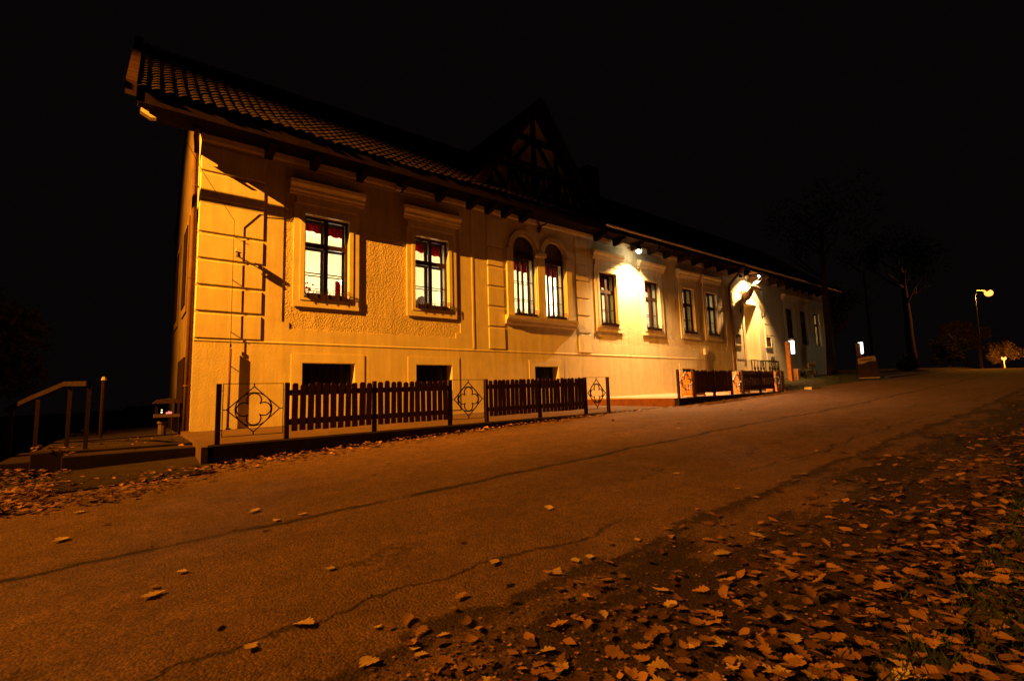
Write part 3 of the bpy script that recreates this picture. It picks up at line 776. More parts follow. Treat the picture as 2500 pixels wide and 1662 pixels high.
# lit floodlights
WARMW = (1.0, .555, .225)
def flood(loc, label, target, power, size, blend, lens_r=.10):
    t = thing('floodlight', label, 'floodlight', loc)
    d = (Vector(target)-Vector(loc)).normalized(); p = Vector(loc)
    b = MB(); b.tube([tuple(p-d*.16), tuple(p-d*.02)], [.07,.11], 12); b.tube([tuple(p-d*.02), tuple(p+d*.012)], .115, 12, cap=False)
    b.build('lamp_head', IRON, t)
    b = MB(); n = 12; a = d.cross(Vector((1,0,0))).normalized(); c = d.cross(a)
    b.v = [tuple(p + (a*math.cos(2*PI*k/n)+c*math.sin(2*PI*k/n))*lens_r + d*.004) for k in range(n)]; b.f = [tuple(range(n))]
    b.build('lens', BULB_FLOOD, t)
    b = MB(); b.sphere(tuple(p+d*.015), lens_r, 12, 8); b.build('bulb', BULB_FLOOD, t, smooth=True)
    b = MB(); b.tube([tuple(p-d*.12), (loc[0], loc[1]*.5, loc[2]+.26), (loc[0], -.001, loc[2]+.22)], .016, 6); b.build('arm', IRON, t)
    spot('lamp_light', tuple(p+d*(lens_r+.05)), target, power, WARMW, size, blend, .03, t)
    return t
flood((15.3,-.55,5.40), 'lit floodlight blazing on the wall between two windows right of the arches', (15.15,-.36,0), 5800, 128, 1.0)
flood((25.0,-.70,5.62), 'lit floodlight under the eaves above the stag trophy and entrance niche', (24.8,.25,3.9), 3600, 116, .5, .06)

# antlers over the twin arch and stag trophy over the niche
t = thing('antlers', 'dark pair of antlers mounted above the twin arched window', 'antlers', (10.6,-.02,5.55))
b = MB(); b.tube([(10.6,0,5.38),(10.6,-.05,5.5),(10.6,-.08,5.62)], [.05,.07,.04], 8); b.build('skull_plate', ANTLERD, t)
for s in (-1, 1):
    b = MB(); f = lambda x, y, z: (10.6+s*x, y, z)
    b.tube([f(.03,-.08,5.6),f(.16,-.16,5.66),f(.32,-.2,5.80),f(.40,-.17,6.0)], [.03,.028,.022,.01], 6)
    b.tube([f(.16,-.16,5.66),f(.15,-.26,5.82)], [.02,.008], 5); b.tube([f(.30,-.2,5.78),f(.45,-.24,5.86)], [.018,.008], 5)
    b.build('antler', ANTLERD, t)
t = thing('stag_trophy', 'mounted stag head with big pale antlers glowing under the entrance floodlight', 'trophy', (24.55,0,4.5))
b = MB(); b.prism([(24.25,4.5),(24.55,4.22),(24.85,4.5),(24.8,4.95),(24.3,4.95)], 'y', -.04, -.0505+.05-.0005); b.build('shield', DARKWOOD, t)
b = MB()
b.tube([(24.55,-.03,4.55),(24.55,-.22,4.60),(24.55,-.38,4.78),(24.55,-.46,4.95),(24.55,-.58,4.98),(24.54,-.74,4.90),(24.54,-.86,4.82),(24.54,-.93,4.80)], [.22,.20,.15,.12,.125,.095,.065,.05], 12)
b.build('head', FUR, t, smooth=True)
for s in (-1, 1):
    b = MB(); f = lambda x, y, z: (24.55+s*x, y, z)
    b.tube([f(.09,-.46,5.02),f(.20,-.44,5.05),f(.30,-.42,5.03)], [.03,.05,.008], 6); b.build('ear', FUR, t)
    b = MB(); f = lambda x, y, z: (24.55+s*x*1.45, y, 5.0+(z-5.0)*1.15)
    b.tube([f(.06,-.48,5.04),f(.18,-.42,5.16),f(.38,-.40,5.28),f(.55,-.46,5.46),f(.60,-.52,5.66)], [.04,.036,.033,.028,.012], 7)
    b.tube([f(.10,-.46,5.09),f(.16,-.62,5.14),f(.20,-.72,5.26)], [.026,.02,.008], 6)
    b.tube([f(.36,-.40,5.27),f(.44,-.58,5.30),f(.48,-.66,5.40)], [.026,.02,.008], 6)
    b.tube([f(.53,-.45,5.43),f(.70,-.44,5.54),f(.76,-.46,5.62)], [.024,.018,.008], 6)
    b.tube([f(.44,-.42,5.34),f(.62,-.38,5.30),f(.72,-.38,5.24)], [.024,.018,.008], 6)
    b.build('antler', ANTLER, t, smooth=True)
for x, lab in ((24.08,'small stag antlers on a peg at the left edge of the entrance niche'), (26.35,'thin dark antlers hanging on the pilaster right of the entrance niche')):
    t = thing('antlers', lab, 'antlers', (x,-.02,3.9))
    b = MB(); b.box(x-.05,x+.05,-.05,-.021,3.72,3.9); b.build('skull_plate', ANTLERD, t)
    for s in (-1, 1):
        b = MB(); b.tube([(x+s*.02,-.05,3.88),(x+s*.12,-.12,4.02),(x+s*.2,-.10,4.2)], [.016,.014,.006], 5); b.tube([(x+s*.12,-.12,4.02),(x+s*.05,-.18,4.12)], [.01,.005], 5); b.build('antler', ANTLERD, t)
# menu cases
for x, lab in ((23.56,'framed dark menu case on the pilaster left of the entrance niche'), (26.85,'framed dark menu case on the pilaster right of the entrance niche')):
    t = thing('menu_case', lab, 'notice board', (x,-.03,2.1))
    b = MB(); b.cells([x-.34,x-.27,x+.27,x+.34],[2.04,2.11,2.60,2.67],lambda X,Z: not(abs(X-x)<.27 and 2.11<Z<2.60),-.07,-.021); b.build('frame', TRIM, t)
    b = MB(); b.box(x-.269,x+.269,-.045,-.022,2.111,2.599); b.build('menu_sheet', PAPER, t)
# meter box with pipe on wall
t = thing('junction_box', 'small pale junction box with a dark pipe on the wall between the dim windows', 'box', (20.45,-.05,.1))
b = MB(); b.box(20.36,20.54,-.10,-.001,1.50,1.78); b.build('housing', GREYBOX, t)
b = MB(); b.tube([(20.45,-.05,1.499),(20.45,-.05,-.1)], .03, 8); b.build('pipe', PIPE, t)
# entrance landing and railing
b = MB()
b.box(23.2,27.6,-1.15,-.06,-.6,.30)
for k in range(3): b.box(22.3+.3*k,22.299+.3*(k+1),-1.15,-.06,-.6,-.06+.09*k+.02)
tag(b.build('entrance_landing', PAVE2, bevel=.01), 'pale stone landing with low steps below the entrance niche', 'steps')
t = thing('iron_railing', 'dark wrought iron railing with spear balusters below the entrance niche', 'railing', (24.6,-.75,.30))
b = MB(); b.tube([(23.25,-.75,1.26),(26.2,-.75,1.23)], .026, 8); b.build('handrail', IRON, t)
b = MB(); b.tube([(23.25,-.75,.45),(26.2,-.75,.45)], .016, 6); b.build('bottom_rail', IRON, t)
for x in (23.27, 24.7, 26.17):
    b = MB(); b.tube([(x,-.75,.30),(x,-.75,1.24)], .022, 6); b.build('railing_post', IRON, t)
for k in range(9):
    x = 23.56+.31*k
    if abs(x-24.7) < .1: continue
    b = MB(); b.tube([(x,-.75,.45),(x,-.75,.75),(x,-.75,.86),(x,-.75,.98),(x,-.75,1.08),(x,-.75,1.23)], [.012,.014,.05,.02,.014,.012], 6); b.build('baluster', IRON, t)

# ------------------------------------------------------------------ fences with pickets and quatrefoil grilles
def picket_panel(parent, x0, x1, y, zf, zt):
    b = MB(); n = max(3, round((x1-x0-.10)/.117)); p = (x1-x0-.10)/n
    for k in range(n):
        xc = x0+.05+p*(k+.5); w = .045+R.uniform(-.002,.002); zb = zf(xc)+.115+R.uniform(-.006,.006); zz = zt(xc)-.01+R.uniform(-.01,.01); dx = R.uniform(-.012,.012); zz += R.uniform(-.012,.012)
        b.prism([(xc-w,zb),(xc+w,zb),(xc+w+dx,zz-.035),(xc+w*.6+dx,zz-.006),(xc-w*.6+dx,zz-.006),(xc-w+dx,zz-.035)], 'y', y-.035, y-.014)
    pk = b.build('picket_panel', PICKET, parent)
    b = MB()
    for dz, ref in ((-.16, zt), (.255, zf)):
        a0, a1 = ref(x0)+dz, ref(x1)+dz
        b.prism([(x0+.03,a0-.045),(x1-.03,a1-.045),(x1-.03,a1+.045),(x0+.03,a0+.045)], 'y', y-.0135, y+.015)
    b.build('rail', PICKET, pk)
def quatrefoil(parent, x0, x1, y, zf, zt, m):
    xc = (x0+x1)/2; hw = (x1-x0)/2-.055; zb, zz = zf(xc)+.10, zt(xc)-.005; zc = (zb+zz)/2; hh = (zz-zb)/2
    b = MB(); r = .0095
    b.bars([(xc-hw,y,zb),(xc+hw,y,zb),(xc+hw,y,zz),(xc-hw,y,zz)], r*.7)
    dw, dh = hw*.88, hh*.88
    b.bars([(xc-dw,y,zc),(xc,y,zc-dh),(xc+dw,y,zc),(xc,y,zc+dh)], r*1.1)
    for p, q in (((xc-hw,zc),(xc-dw,zc)),((xc+dw,zc),(xc+hw,zc)),((xc,zc-hh),(xc,zc-dh)),((xc,zc+dh),(xc,zc+hh))): b.tube([(p[0],y,p[1]),(q[0],y,q[1])], r*1.1, 4)
    R_ = min(dw, dh)*.70; rl = R_*.42; off = R_-rl
    b.tube([(xc+(R_+.012)*math.cos(2*PI*k/32),y+.006,zc+(R_+.012)*math.sin(2*PI*k/32)) for k in range(32)], r*1.2, 4, closed=True)
    for q in range(4):
        a0 = q*PI/2; cx, cz = xc+off*math.cos(a0), zc+off*math.sin(a0)
        b.tube([(cx+rl*math.cos(a0-2.2+4.4*k/16),y-.002,cz+rl*math.sin(a0-2.2+4.4*k/16)) for k in range(17)], r*1.3, 4)
    for zq in (zb+.1, zz-.1):
        for xa, xb in ((x0+.02,xc-hw),(xc+hw,x1-.02)): b.tube([(xa,y,zq),(xb,y,zq)], .007, 4)
    b.build('quatrefoil_grille', m, parent)
def fence(posts, kinds, y, zf, zt, label, gm):
    t = thing('picket_fence', label, 'fence', (posts[0], y, zf(posts[0])))
    for x in posts:
        b = MB(); b.box(x-.032,x+.032,y-.032,y+.032,zf(x)-.0,zt(x)); b.build('post', POST, t)
    for k, kd in enumerate(kinds):
        if kd == 'q': quatrefoil(t, posts[k], posts[k+1], y, zf, zt, gm)
        else: picket_panel(t, posts[k], posts[k+1], y, zf, zt)
    return t
FY = -3.58
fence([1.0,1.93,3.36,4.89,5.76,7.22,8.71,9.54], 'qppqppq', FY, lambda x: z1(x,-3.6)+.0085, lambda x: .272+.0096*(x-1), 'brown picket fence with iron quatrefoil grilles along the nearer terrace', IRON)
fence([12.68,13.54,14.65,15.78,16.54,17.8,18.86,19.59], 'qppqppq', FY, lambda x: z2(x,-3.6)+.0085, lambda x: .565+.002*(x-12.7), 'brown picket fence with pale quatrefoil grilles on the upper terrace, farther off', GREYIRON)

# planters behind the far fence, one with a conifer
pl = thing('wooden_planter', 'orange wooden planter with dark soil at the near end of the far fence', 'planter', (14.2,-3.12,z2(14.2,-3.12)), 'orange planters behind the far fence')
b = MB()
for k in range(5):
    z0 = .03+.15*k; b.box(-.38,.38,-.20,-.17,z0,z0+.143); b.box(-.38,.38,.17,.20,z0,z0+.143); b.box(-.38,-.35,-.169,.169,z0,z0+.143); b.box(.35,.38,-.169,.169,z0,z0+.143)
b.build('plank_box', ORANGE, pl, True, bevel=.004)
b = MB(); b.box(-.349,.349,-.169,.169,.5,.72); b.build('soil', SOIL, pl, True)
b = MB()
for sx in (-1,1):
    for sy in (-1,1): b.box(sx*.35-.03,sx*.35+.03,sy*.185-.03,sy*.185+.03,0,.03)
b.build('feet', ORANGE, pl, True)
copy_tree(pl, (17.2,-3.12,z2(17.2,-3.12)), label='orange wooden planter behind the middle grille of the far fence')
copy_tree(pl, (20.1,-3.12,z2(20.1,-3.12)), label='orange wooden planter with a small conifer at the far end of the fence')
def leaf_cloud(b, c, rad, n, size, seed, squash=1.0, clumps=9):
    rr = random.Random(seed); cl = []
    for k in range(clumps):
        while True:
            p = Vector((rr.uniform(-1,1), rr.uniform(-1,1), rr.uniform(-1,1)))
            if p.length < 1: break
        cl.append((Vector((p.x*rad*.8, p.y*rad*.8, p.z*rad*.8*squash)), rad*rr.uniform(.25,.5)))
    for k in range(n):
        cc, r_ = cl[rr.randrange(clumps)]
        p = Vector((rr.gauss(0,1), rr.gauss(0,1), rr.gauss(0,1))).normalized()*r_*rr.random()**.4
        p = Vector(c)+cc+p; s = size*rr.uniform(.6,1.3)
        u = Vector((rr.gauss(0,1), rr.gauss(0,1), rr.gauss(0,1))).normalized(); v = u.orthogonal().normalized()
        i = len(b.v); b.v += [tuple(p-u*s), tuple(p+v*s*.45), tuple(p+u*s), tuple(p-v*s*.45)]; b.f.append((i,i+1,i+2,i+3))
cf = thing('small_conifer', 'small dark conifer standing in the farthest orange planter', 'conifer', (20.1,-3.12,z2(20.1,-3.12)+.7))
b = MB(); b.tube([(0,0,0),(0,0,.6)], [.02,.006], 6); b.build('trunk', BARK, cf, True)
b = MB(); rr = random.Random(3)
for k in range(900):
    h = rr.random(); r_ = .17*(1-h*.85)*rr.random()**.5; a = rr.uniform(0,6.3); p = Vector((r_*math.cos(a), r_*math.sin(a), .02+h*.62))
    u = Vector((math.cos(a)*.6, math.sin(a)*.6, rr.uniform(.2,1))).normalized(); v = u.orthogonal().normalized(); s = .03
    i = len(b.v); b.v += [tuple(p), tuple(p+u*s+v*s*.25), tuple(p+u*s*1.6), tuple(p+u*s-v*s*.25)]; b.f.append((i,i+1,i+2,i+3))
b.build('foliage', FOLIAGE, cf, True)

# ------------------------------------------------------------------ left side: handrail, bollard, stone hearth
t = thing('handrail', 'wooden handrail on dark posts beside the landing, sloping down to the left', 'handrail', (-.5,-2.3,-.61))
b = MB()
pa, pb, pc = Vector((-.50,-2.36,.335)), Vector((-.82,-1.44,.365)), Vector((-1.31,-.68,.145))
pd = Vector((-1.62,-.2,-.02))
for p, q in ((pa,pb),(pb,pc),(pc,pd)):
    b.tube([tuple(p), tuple(q)], .05, 4)
b.build('top_rail', mat('weathered_rail_wood',(.022,.011,.007),.9,8,.3), t)
for (p, zb) in ((pa+Vector((.0,.06,0)),-.612),(pb+Vector((.05,0,0)),-.612),(Vector((-1.19,-.86,.17)),-.777),(Vector((-1.56,-.3,.0)),-.947)):
    b = MB(); b.box(p.x-.024,p.x+.024,p.y-.024,p.y+.024,zb,p.z-.03); b.build('rail_post', POST, t)
t = thing('garden_bollard', 'slim dark post with a small pale cap in the garden beyond the handrail', 'post', (-.53,3.0,-.9))
b = MB(); b.tube([(-.53,3,-.95),(-.53,3,.60)], .04, 8); b.build('shaft', POST, t)
b = MB(); b.tube([(-.53,3,.601),(-.53,3,.68)], [.06,.03], 8); b.build('cap', GREYBOX, t)
t = thing('stone_hearth', 'small roofed stone hearth on a pillar with red embers beside the gable wall', 'hearth', (.56,1.5,-.72))
b = MB(); b.tube([(.56,1.5,-.9),(.56,1.5,-.42)], .075, 10); b.tube([(.56,1.5,-.42),(.56,1.5,-.37)], [.10,.085], 10); b.box(.74,.84,1.45,1.6,-.9,-.29); b.build('pillar', STONE, t)
b = MB(); b.box(.40,.86,1.3,1.75,-.285,-.22); b.build('table_slab', STONE, t)
b = MB()
for x in (.45,.80): b.box(x-.025,x+.025,1.66,1.71,-.219,.02)
b.build('upright', TIMBER, t)
b = MB(); b.prism([(.36,.02),(.90,.02),(.82,.10),(.63,.13),(.45,.10)], 'y', 1.28, 1.78); b.build('little_roof', mat('thatch',(.05,.026,.018),.95,20,.5,40,.8,.02), t)
b = MB(); b.sphere((.535,1.42,-.175), .018, 8, 6); b.sphere((.535,1.42,-.125), .014, 8, 6); b.build('candle', CANDLE, t, smooth=True)
b = MB(); b.sphere((.67,1.42,-.185), .028, 8, 6); b.sphere((.63,1.43,-.195), .02, 8, 6); b.sphere((.70,1.43,-.19), .024, 8, 6); b.build('embers', EMBER, t, smooth=True)
point('ember_light', (.62,1.38,-.12), .35, (1,.25,.15), .03, t)

# ------------------------------------------------------------------ right side: lanterns, sign, street lamps
lp = thing('lantern_post', 'glowing white lantern on an orange wooden post near the conifer', 'lantern', (25.1,-1.7,.28), 'white lanterns along the road')
b = MB(); b.box(-.10,.08,-.09,.09,-.2,1.84); b.build('post', ORANGE, lp, True, bevel=.01)
b = MB(); b.box(.081,.40,-.03,.03,1.90,1.95); b.box(.081,.34,-.03,.03,1.16,1.20); b.build('bracket', IRON, lp, True)
b = MB(); b.prism([(.36,1.26),(.54,1.26),(.58,1.92),(.32,1.92)], 'y', -.09, .09); b.build('glass', LANTERN, lp, True, bevel=.03)
b = MB(); b.prism([(.30,1.921),(.60,1.921),(.50,2.0),(.40,2.0)], 'y', -.12, .12); b.build('cap', IRON, lp, True)
c2 = copy_tree(lp, (32.35,-2.5,.42), label='glowing white lantern on a post behind the A-frame sign')
for q in (lp, c2):
    p = Vector(q.location)
    point('lantern_light', (p.x+.45, p.y-.35, p.z+1.5), 3, (.92,1,.95), .1, q)
t = thing('short_post', 'short orange wooden post standing right beside the nearer lantern post', 'post', (25.85,-1.7,.28))
b = MB(); b.box(25.72,25.95,-1.8,-1.6,.1,.79); b.build('shaft', ORANGE, t, bevel=.01)
t = thing('flower_urn', 'dark urn with pale autumn flowers at the foot of the wall by the trunk', 'flower pot', (28.4,-1.5,.35))
b = MB(); b.tube([(28.4,-1.5,.2),(28.4,-1.5,.45),(28.4,-1.5,.7)], [.14,.12,.2], 10); b.build('pot', STONE, t, smooth=True)
b = MB(); leaf_cloud(b, (28.4,-1.5,.98), .30, 420, .05, 21); b.build('blossoms', FOLIAGE_AUT, t)
# A-frame sign, built upright facing -y and then turned towards the road
t = thing('pavement_sign', 'brown A-frame sign with a cream scroll header standing by the road edge', 'sign', (29.28,-3.25,.16))
t.rotation_euler.z = math.radians(-60)
SW = .86
def tilt(z): return z*.17-.2
def plate(name, x0, x1, z0, z1, off, th, m):
    b = MB(); n = [(x0,tilt(z0)-off,z0),(x1,tilt(z0)-off,z0),(x1,tilt(z1)-off,z1),(x0,tilt(z1)-off,z1)]
    b.v = n+[(x, y+th, z) for x, y, z in n]; b.f = [(0,1,2,3),(7,6,5,4),(0,4,5,1),(1,5,6,2),(2,6,7,3),(3,7,4,0)]
    return b.build(name, m, t, True)
plate('board', 0, SW, .11, 1.24, 0, .02, BROWNSIGN)
plate('bottom_rail', -.01, SW+.01, .085, .125, .012, .01, CREAMSIGN)
for x in (.03, SW-.03):
    b = MB(); b.tube([(x,tilt(0)+.03,0),(x,tilt(1.28)+.03,1.28)], .018, 6); b.build('leg', IRON, t, True)
    b = MB(); b.tube([(x,.36,0),(x,tilt(1.28)+.05,1.28)], .018, 6); b.build('leg', IRON, t, True)
N_ = 14
top = [(.05+(SW-.10)*k/N_, 1.10+.10*(k/N_)+.03*math.sin(k/N_*PI)) for k in range(N_+1)]
bot = [(x, z-.27-.04*math.sin(k/N_*2*PI)) for k, (x, z) in enumerate(top)]
poly = top + bot[::-1]; k = len(poly)
b = MB(); b.v = [(x, tilt(z)-.014, z) for x, z in poly] + [(x, tilt(z)-.003, z) for x, z in poly]
for i in range(N_): b.f.append((i, i+1, k-2-i, k-1-i))
for i in range(k): b.f.append((i, k+i, k+(i+1)%k, (i+1)%k))
b.build('scroll_header', CREAMSIGN, t, True)
b = MB(); x = .12
for wd in (.075,.035,.045,.045,.035,.05,.035,.045,.035,.035,.04):
    z = .98+.11*x
    b.tube([(x,tilt(z)-.02,z-.05),(x+wd*.3,tilt(z+.05)-.02,z+.05),(x+wd*.5,tilt(z)-.02,z-.035),(x+wd*.85,tilt(z)-.02,z+.035)], .010, 4); x += wd+.008
b.build('lettering', INK, t, True)
b = MB(); b.tube([(.25,tilt(1.18)-.026,1.19),(.25,tilt(1.18)-.012,1.19)], .055, 14); b.build('red_seal', SEAL, t, True)
# kerb along the far road edge
b = MB()
for i in range(14):
    xa, xb = 31.2+.95*i, 31.2+.95*i+.93; za, zb = zr(xa,-4), zr(xb,-4)
    n = len(b.v); b.v += [(xa,-4.05,za-.1),(xb,-4.05,zb-.1),(xb,-3.85,zb-.1),(xa,-3.85,za-.1),(xa,-4.05,za+.11),(xb,-4.05,zb+.11),(xb,-3.85,zb+.11),(xa,-3.85,za+.11)]
    b.f += [tuple(n+q for q in f) for f in ((4,5,6,7),(0,1,5,4),(1,2,6,5),(2,3,7,6),(3,0,4,7))]
tag(b.build('road_kerb', mat('pale_kerb',(.42,.40,.36),.9,5,.2)), kind='structure')
t = thing('white_slab', 'flat pale slab lying at the road edge past the far fence', 'slab', (21.6,-3.9,-.12))
b = MB(); b.prism([(21.2,-4.0),(22.1,-4.02),(22.2,-3.75),(21.3,-3.7)], 'z', -.20, -.09); b.build('stone', mat('pale_slab',(.6,.5,.36),.9,5,.1), t)

SOD = (1.0, .345, .022)
def street_lamp(base, top, head, label, power, target=None, size=150):
    t = thing('street_lamp', label, 'street lamp', base, 'sodium street lamps')
    b = MB(); p0, p1, ph = Vector(base), Vector(top), Vector(head)
    b.tube([tuple(p0), tuple(p0.lerp(p1,.5)), tuple(p1), tuple(p1.lerp(ph,.18)+Vector((0,0,(ph.z-p1.z)*.75))), tuple(p1.lerp(ph,.55)+Vector((0,0,(ph.z-p1.z)*.42))), tuple(ph)], [.09,.075,.055,.05,.045,.045], 8)
    b.build('pole', ZINC, t, smooth=True)
    d = (ph-p1); d.z = 0; d = d.normalized() if d.length > .01 else Vector((1,0,0)); s = d.cross(Vector((0,0,1)))
    b = MB(); L_ = .38
    pts = [ph-d*.1, ph+d*.15+Vector((0,0,.03)), ph+d*L_, ph+d*(L_+.28)]
    b.tube([tuple(p) for p in pts], [.05,.13,.15,.06], 10); b.build('lamp_head', ZINC, t, smooth=True)
    b = MB(); b.sphere(tuple(ph+d*.28+Vector((0,0,-.18))), .27, 14, 10); b.build('bulb', BULB_SODIUM, t, smooth=True)
    lp_ = ph+d*.28+Vector((0,0,-.52))
    if target is None: point('lamp_light', tuple(lp_), power, SOD, .1, t)
    else: spot('lamp_light', tuple(lp_), target, power, SOD, size, 1.0, .05, t)
    return t
street_lamp((49.83,-5.11,.85), (50.9,-5.11,6.4), (52.6,-5.6,6.95), 'tall glowing sodium street lamp with bent pole at the top of the road', 1700)
street_lamp((93.0,-1.5,-.6), (93.0,-1.6,2.6), (92.3,-1.68,2.95), 'low glowing sodium lamp farther down the road at the right edge', 1500)
# the lamp that lights the inn from the left, beyond the picture's edge
LX, LY, LZ = -14.0, -4.05, 12.0
t = thing('street_lamp', 'tall sodium street lamp off to the left that lights the inn front', 'street lamp', (-14.9,-4.0,-1.4), 'sodium street lamps')
b = MB(); b.tube([(-14.9,-4.0,-1.6),(-14.9,-4.0,6),(-14.9,-4.0,12.0),(-14.7,-4.0,12.35),(-14.3,-4.03,12.42),(-14.0,-4.05,12.4)], [.11,.085,.06,.05,.045,.045], 8); b.build('pole', ZINC, t, smooth=True)
b = MB(); n = 28; pr = [(.06,.36),(.16,.30),(.34,.10),(.42,-.105),(.405,-.105),(.325,.09),(.15,.285),(.0,.34)]
for i in range(n):
    a0, a1 = 2*PI*i/n, 2*PI*(i+1)/n
    for (ra, za), (rb, zb) in zip(pr, pr[1:]):
        b.quad(*[(LX+r*math.cos(a), LY+r*math.sin(a), LZ+z) for r, z, a in ((ra,za,a0),(rb,zb,a0),(rb,zb,a1),(ra,za,a1))])
b.build('lamp_shade', ZINC, t, smooth=True)
b = MB(); b.sphere((LX,LY,LZ+.12), .07, 10, 7); b.build('bulb', BULB_SODIUM, t, smooth=True)
MAIN, SPILL = 76000, 25000
spot('lamp_light', (LX,LY,LZ), (6.0,0,2.5), MAIN, SOD, 45, 1.0, .014, t)
spot('lamp_spill', (LX,LY,LZ), (10.0,-6.3,-1.0), SPILL, SOD, 80, 1.0, .014, t)

t = thing('shadow_pole', 'added shadow-casting wooden pole with one crossarm beyond the left edge of the view', 'pole', (-7.25,-2.03,-1.6))  # added out of view, only for the shadow it throws on the inn
b = MB(); b.tube([(-7.25,-2.03,-1.8),(-7.25,-2.03,8.45)], [.13,.09], 10); b.build('shaft', BARK, t, smooth=True)
b = MB(); b.box(-7.4,-5.35,-2.04,-2.0,8.145,8.215); b.build('crossarm', BARK, t)  # arm placed to throw the dark bar across the corner pilaster

# ------------------------------------------------------------------ trees
def tree(name, label, base, h, r, crown_c, crown_r, n, size, seed, fol=FOLIAGE, lean=(0,0), squash=.9, group=None, clumps=14):
    rr = random.Random(seed); t = thing(name, label, 'tree', base, group)
    b = MB(); pts = []; rs = []
    for k in range(7):
        f = k/6; pts.append((lean[0]*f+rr.uniform(-.04,.04)*h*.1, lean[1]*f+rr.uniform(-.04,.04)*h*.1, -.2+h*f)); rs.append(r*(1.25 if k == 0 else 1-.55*f))
    b.tube(pts, rs, 9)
    for k in range(9):
        p = Vector(pts[4+k % 3]); a = rr.uniform(0,6.3); L_ = crown_r*rr.uniform(.5,.9)
        q = p+Vector((math.cos(a)*L_*.55, math.sin(a)*L_*.55, L_*.45)); e = q+Vector((math.cos(a+.4)*L_*.4, math.sin(a+.4)*L_*.4, L_*.4))
        b.tube([tuple(p), tuple(q), tuple(e)], [r*.32,r*.2,r*.06], 6)
    b.build('trunk', BARK, t, True, True)
    if n:
        b = MB(); leaf_cloud(b, crown_c, crown_r, n, size, seed+1, squash, clumps); b.build('crown', fol, t, True)
    return t
tree('tall_tree', 'tall straight tree trunk standing at the corner past the lit far window', (32.0,-1.2,.42), 9, .24, (.2,0,9.5), 3.0, 1800, .12, 31, lean=(.4,0))
tree('tall_tree', 'dim tree trunk standing alone between the A-frame sign and the street lamp', (50.3,-1.0,1.3), 8, .34, (.2,0,9), 3.2, 1800, .14, 33, lean=(.3,0))
tree('thin_tree', 'thin dim trunk rising behind the lantern of the A-frame sign', (38.5,-1.5,.6), 7, .11, (.2,0,8), 1.6, 700, .12, 35)
tree('leafy_tree', 'dark leafy tree at the far left beyond the handrail', (-3.6,6.5,-2.6), 3.6, .13, (0,0,4.2), 1.9, 3600, .11, 41, squash=1.05)
tree('leafy_tree', 'orange lit leafy tree behind the tall street lamp', (79.5,.2,.2), 4.4, .26, (0,0,4.9), 2.7, 6000, .15, 43, FOLIAGE_AUT, squash=.75)
tree('leafy_tree', 'small tree behind the low lamp lit orange along its crown', (98.0,-.8,-.6), 4.0, .22, (0,0,4.6), 2.2, 4200, .15, 45, FOLIAGE_AUT, squash=.8)
tree('leafy_tree', 'dark tree silhouette low in front of the lit crown by the lamp pole', (60,-1.6,.9), 1.6, .16, (0,0,2.0), 1.6, 2600, .13, 47)
tree('leafy_tree', 'dim tall tree behind the lone trunk at the top of the road', (62.0,8.5,.8), 7, .3, (0,0,7.5), 4.0, 4200, .2, 49)
tree('leafy_tree', 'shadowed tree at the right edge beside the road', (62.0,-14.5,.7), 5, .26, (0,0,5.5), 3.2, 3200, .18, 51, FOLIAGE_AUT)
def bush(label, c, r, n, seed, size=.06):
    t = thing('bush', label, 'bush', (c[0],c[1],c[2]))
    b = MB(); 
    for k in range(6):
        a = k*1.05; b.tube([(0,0,-.1),(math.cos(a)*r*.4,math.sin(a)*r*.4,r*.9)], [.015,.006], 5)
    b.build('stems', BARK, t, True)
    b = MB(); leaf_cloud(b, (0,0,r*.7), r, n, size, seed, .8); b.build('foliage', FOLIAGE, t, True)
bush('dark low bush at the foot of the wall beside the nearer lantern post', (27.0,-1.6,.25), .45, 900, 61)
bush('dark bush behind the far fence end by the planter', (20.9,-2.6,-.1), .35, 700, 62)
bush('dim bush right of the A-frame sign near the road', (41,-2.5,.55), .9, 1200, 63, .09)
bush('dim round shrub in the garden behind the handrail', (-.9,5.0,-1.4), .6, 900, 64)

# ------------------------------------------------------------------ leaves, grass
OVATE = [(0,.01),(.1,.015),(.2,.14),(.35,.24),(.5,.27),(.68,.22),(.85,.11),(1,.01)]
SEC = [(0,.012),(.08,.016),(.12,.07),(.17,.12),(.22,.11),(.25,.07),(.30,.16),(.36,.24),(.42,.22),(.46,.13),(.51,.25),(.57,.34),(.63,.31),(.67,.18),(.72,.26),(.78,.30),(.83,.25),(.86,.17),(.91,.20),(.96,.15),(1,.03)]
def leaf_verts(rr, secs=SEC, curl=None):
    wid = rr.uniform(.85,1.2); curl = rr.uniform(-.15,.38) if curl is None else curl; fold = rr.uniform(-.05,.35); bend = rr.uniform(-.25,.25); tw = rr.uniform(-.5,.5); ph = rr.uniform(0,6.28)
    out = []
    for (t_, w) in secs:
        x = t_-.5; yb = bend*(x*x-.25)
        wl, wr = w*wid*(1+.18*math.sin(9*t_+ph)), w*wid*(1+.18*math.sin(9*t_+ph+2))
        z = curl*x*x
        out += [(x, yb+wl, z+fold*wl+tw*x*wl*.5), (x, yb, z), (x, yb-wr, z+fold*wr-tw*x*wr*.5)]
    return out
def leaf_faces(n, base=0):
    f = []
    for i in range(n-1):
        a = base+3*i; f += [(a, a+1, a+4, a+3), (a+1, a+2, a+5, a+4)]
    return f
rl = random.Random(11)
LEAFMESH = []
for k in range(10):
    sq = OVATE if k in (4, 9) else SEC; b = MB(); b.v = leaf_verts(rl, sq); b.f = leaf_faces(len(sq))
    me = bpy.data.meshes.new('oak_leaf'); me.from_pydata(b.v, [], b.f); me.update(); me.shade_smooth()
    me.materials.append(LEAF if k < 5 else LEAFP); LEAFMESH.append(me)
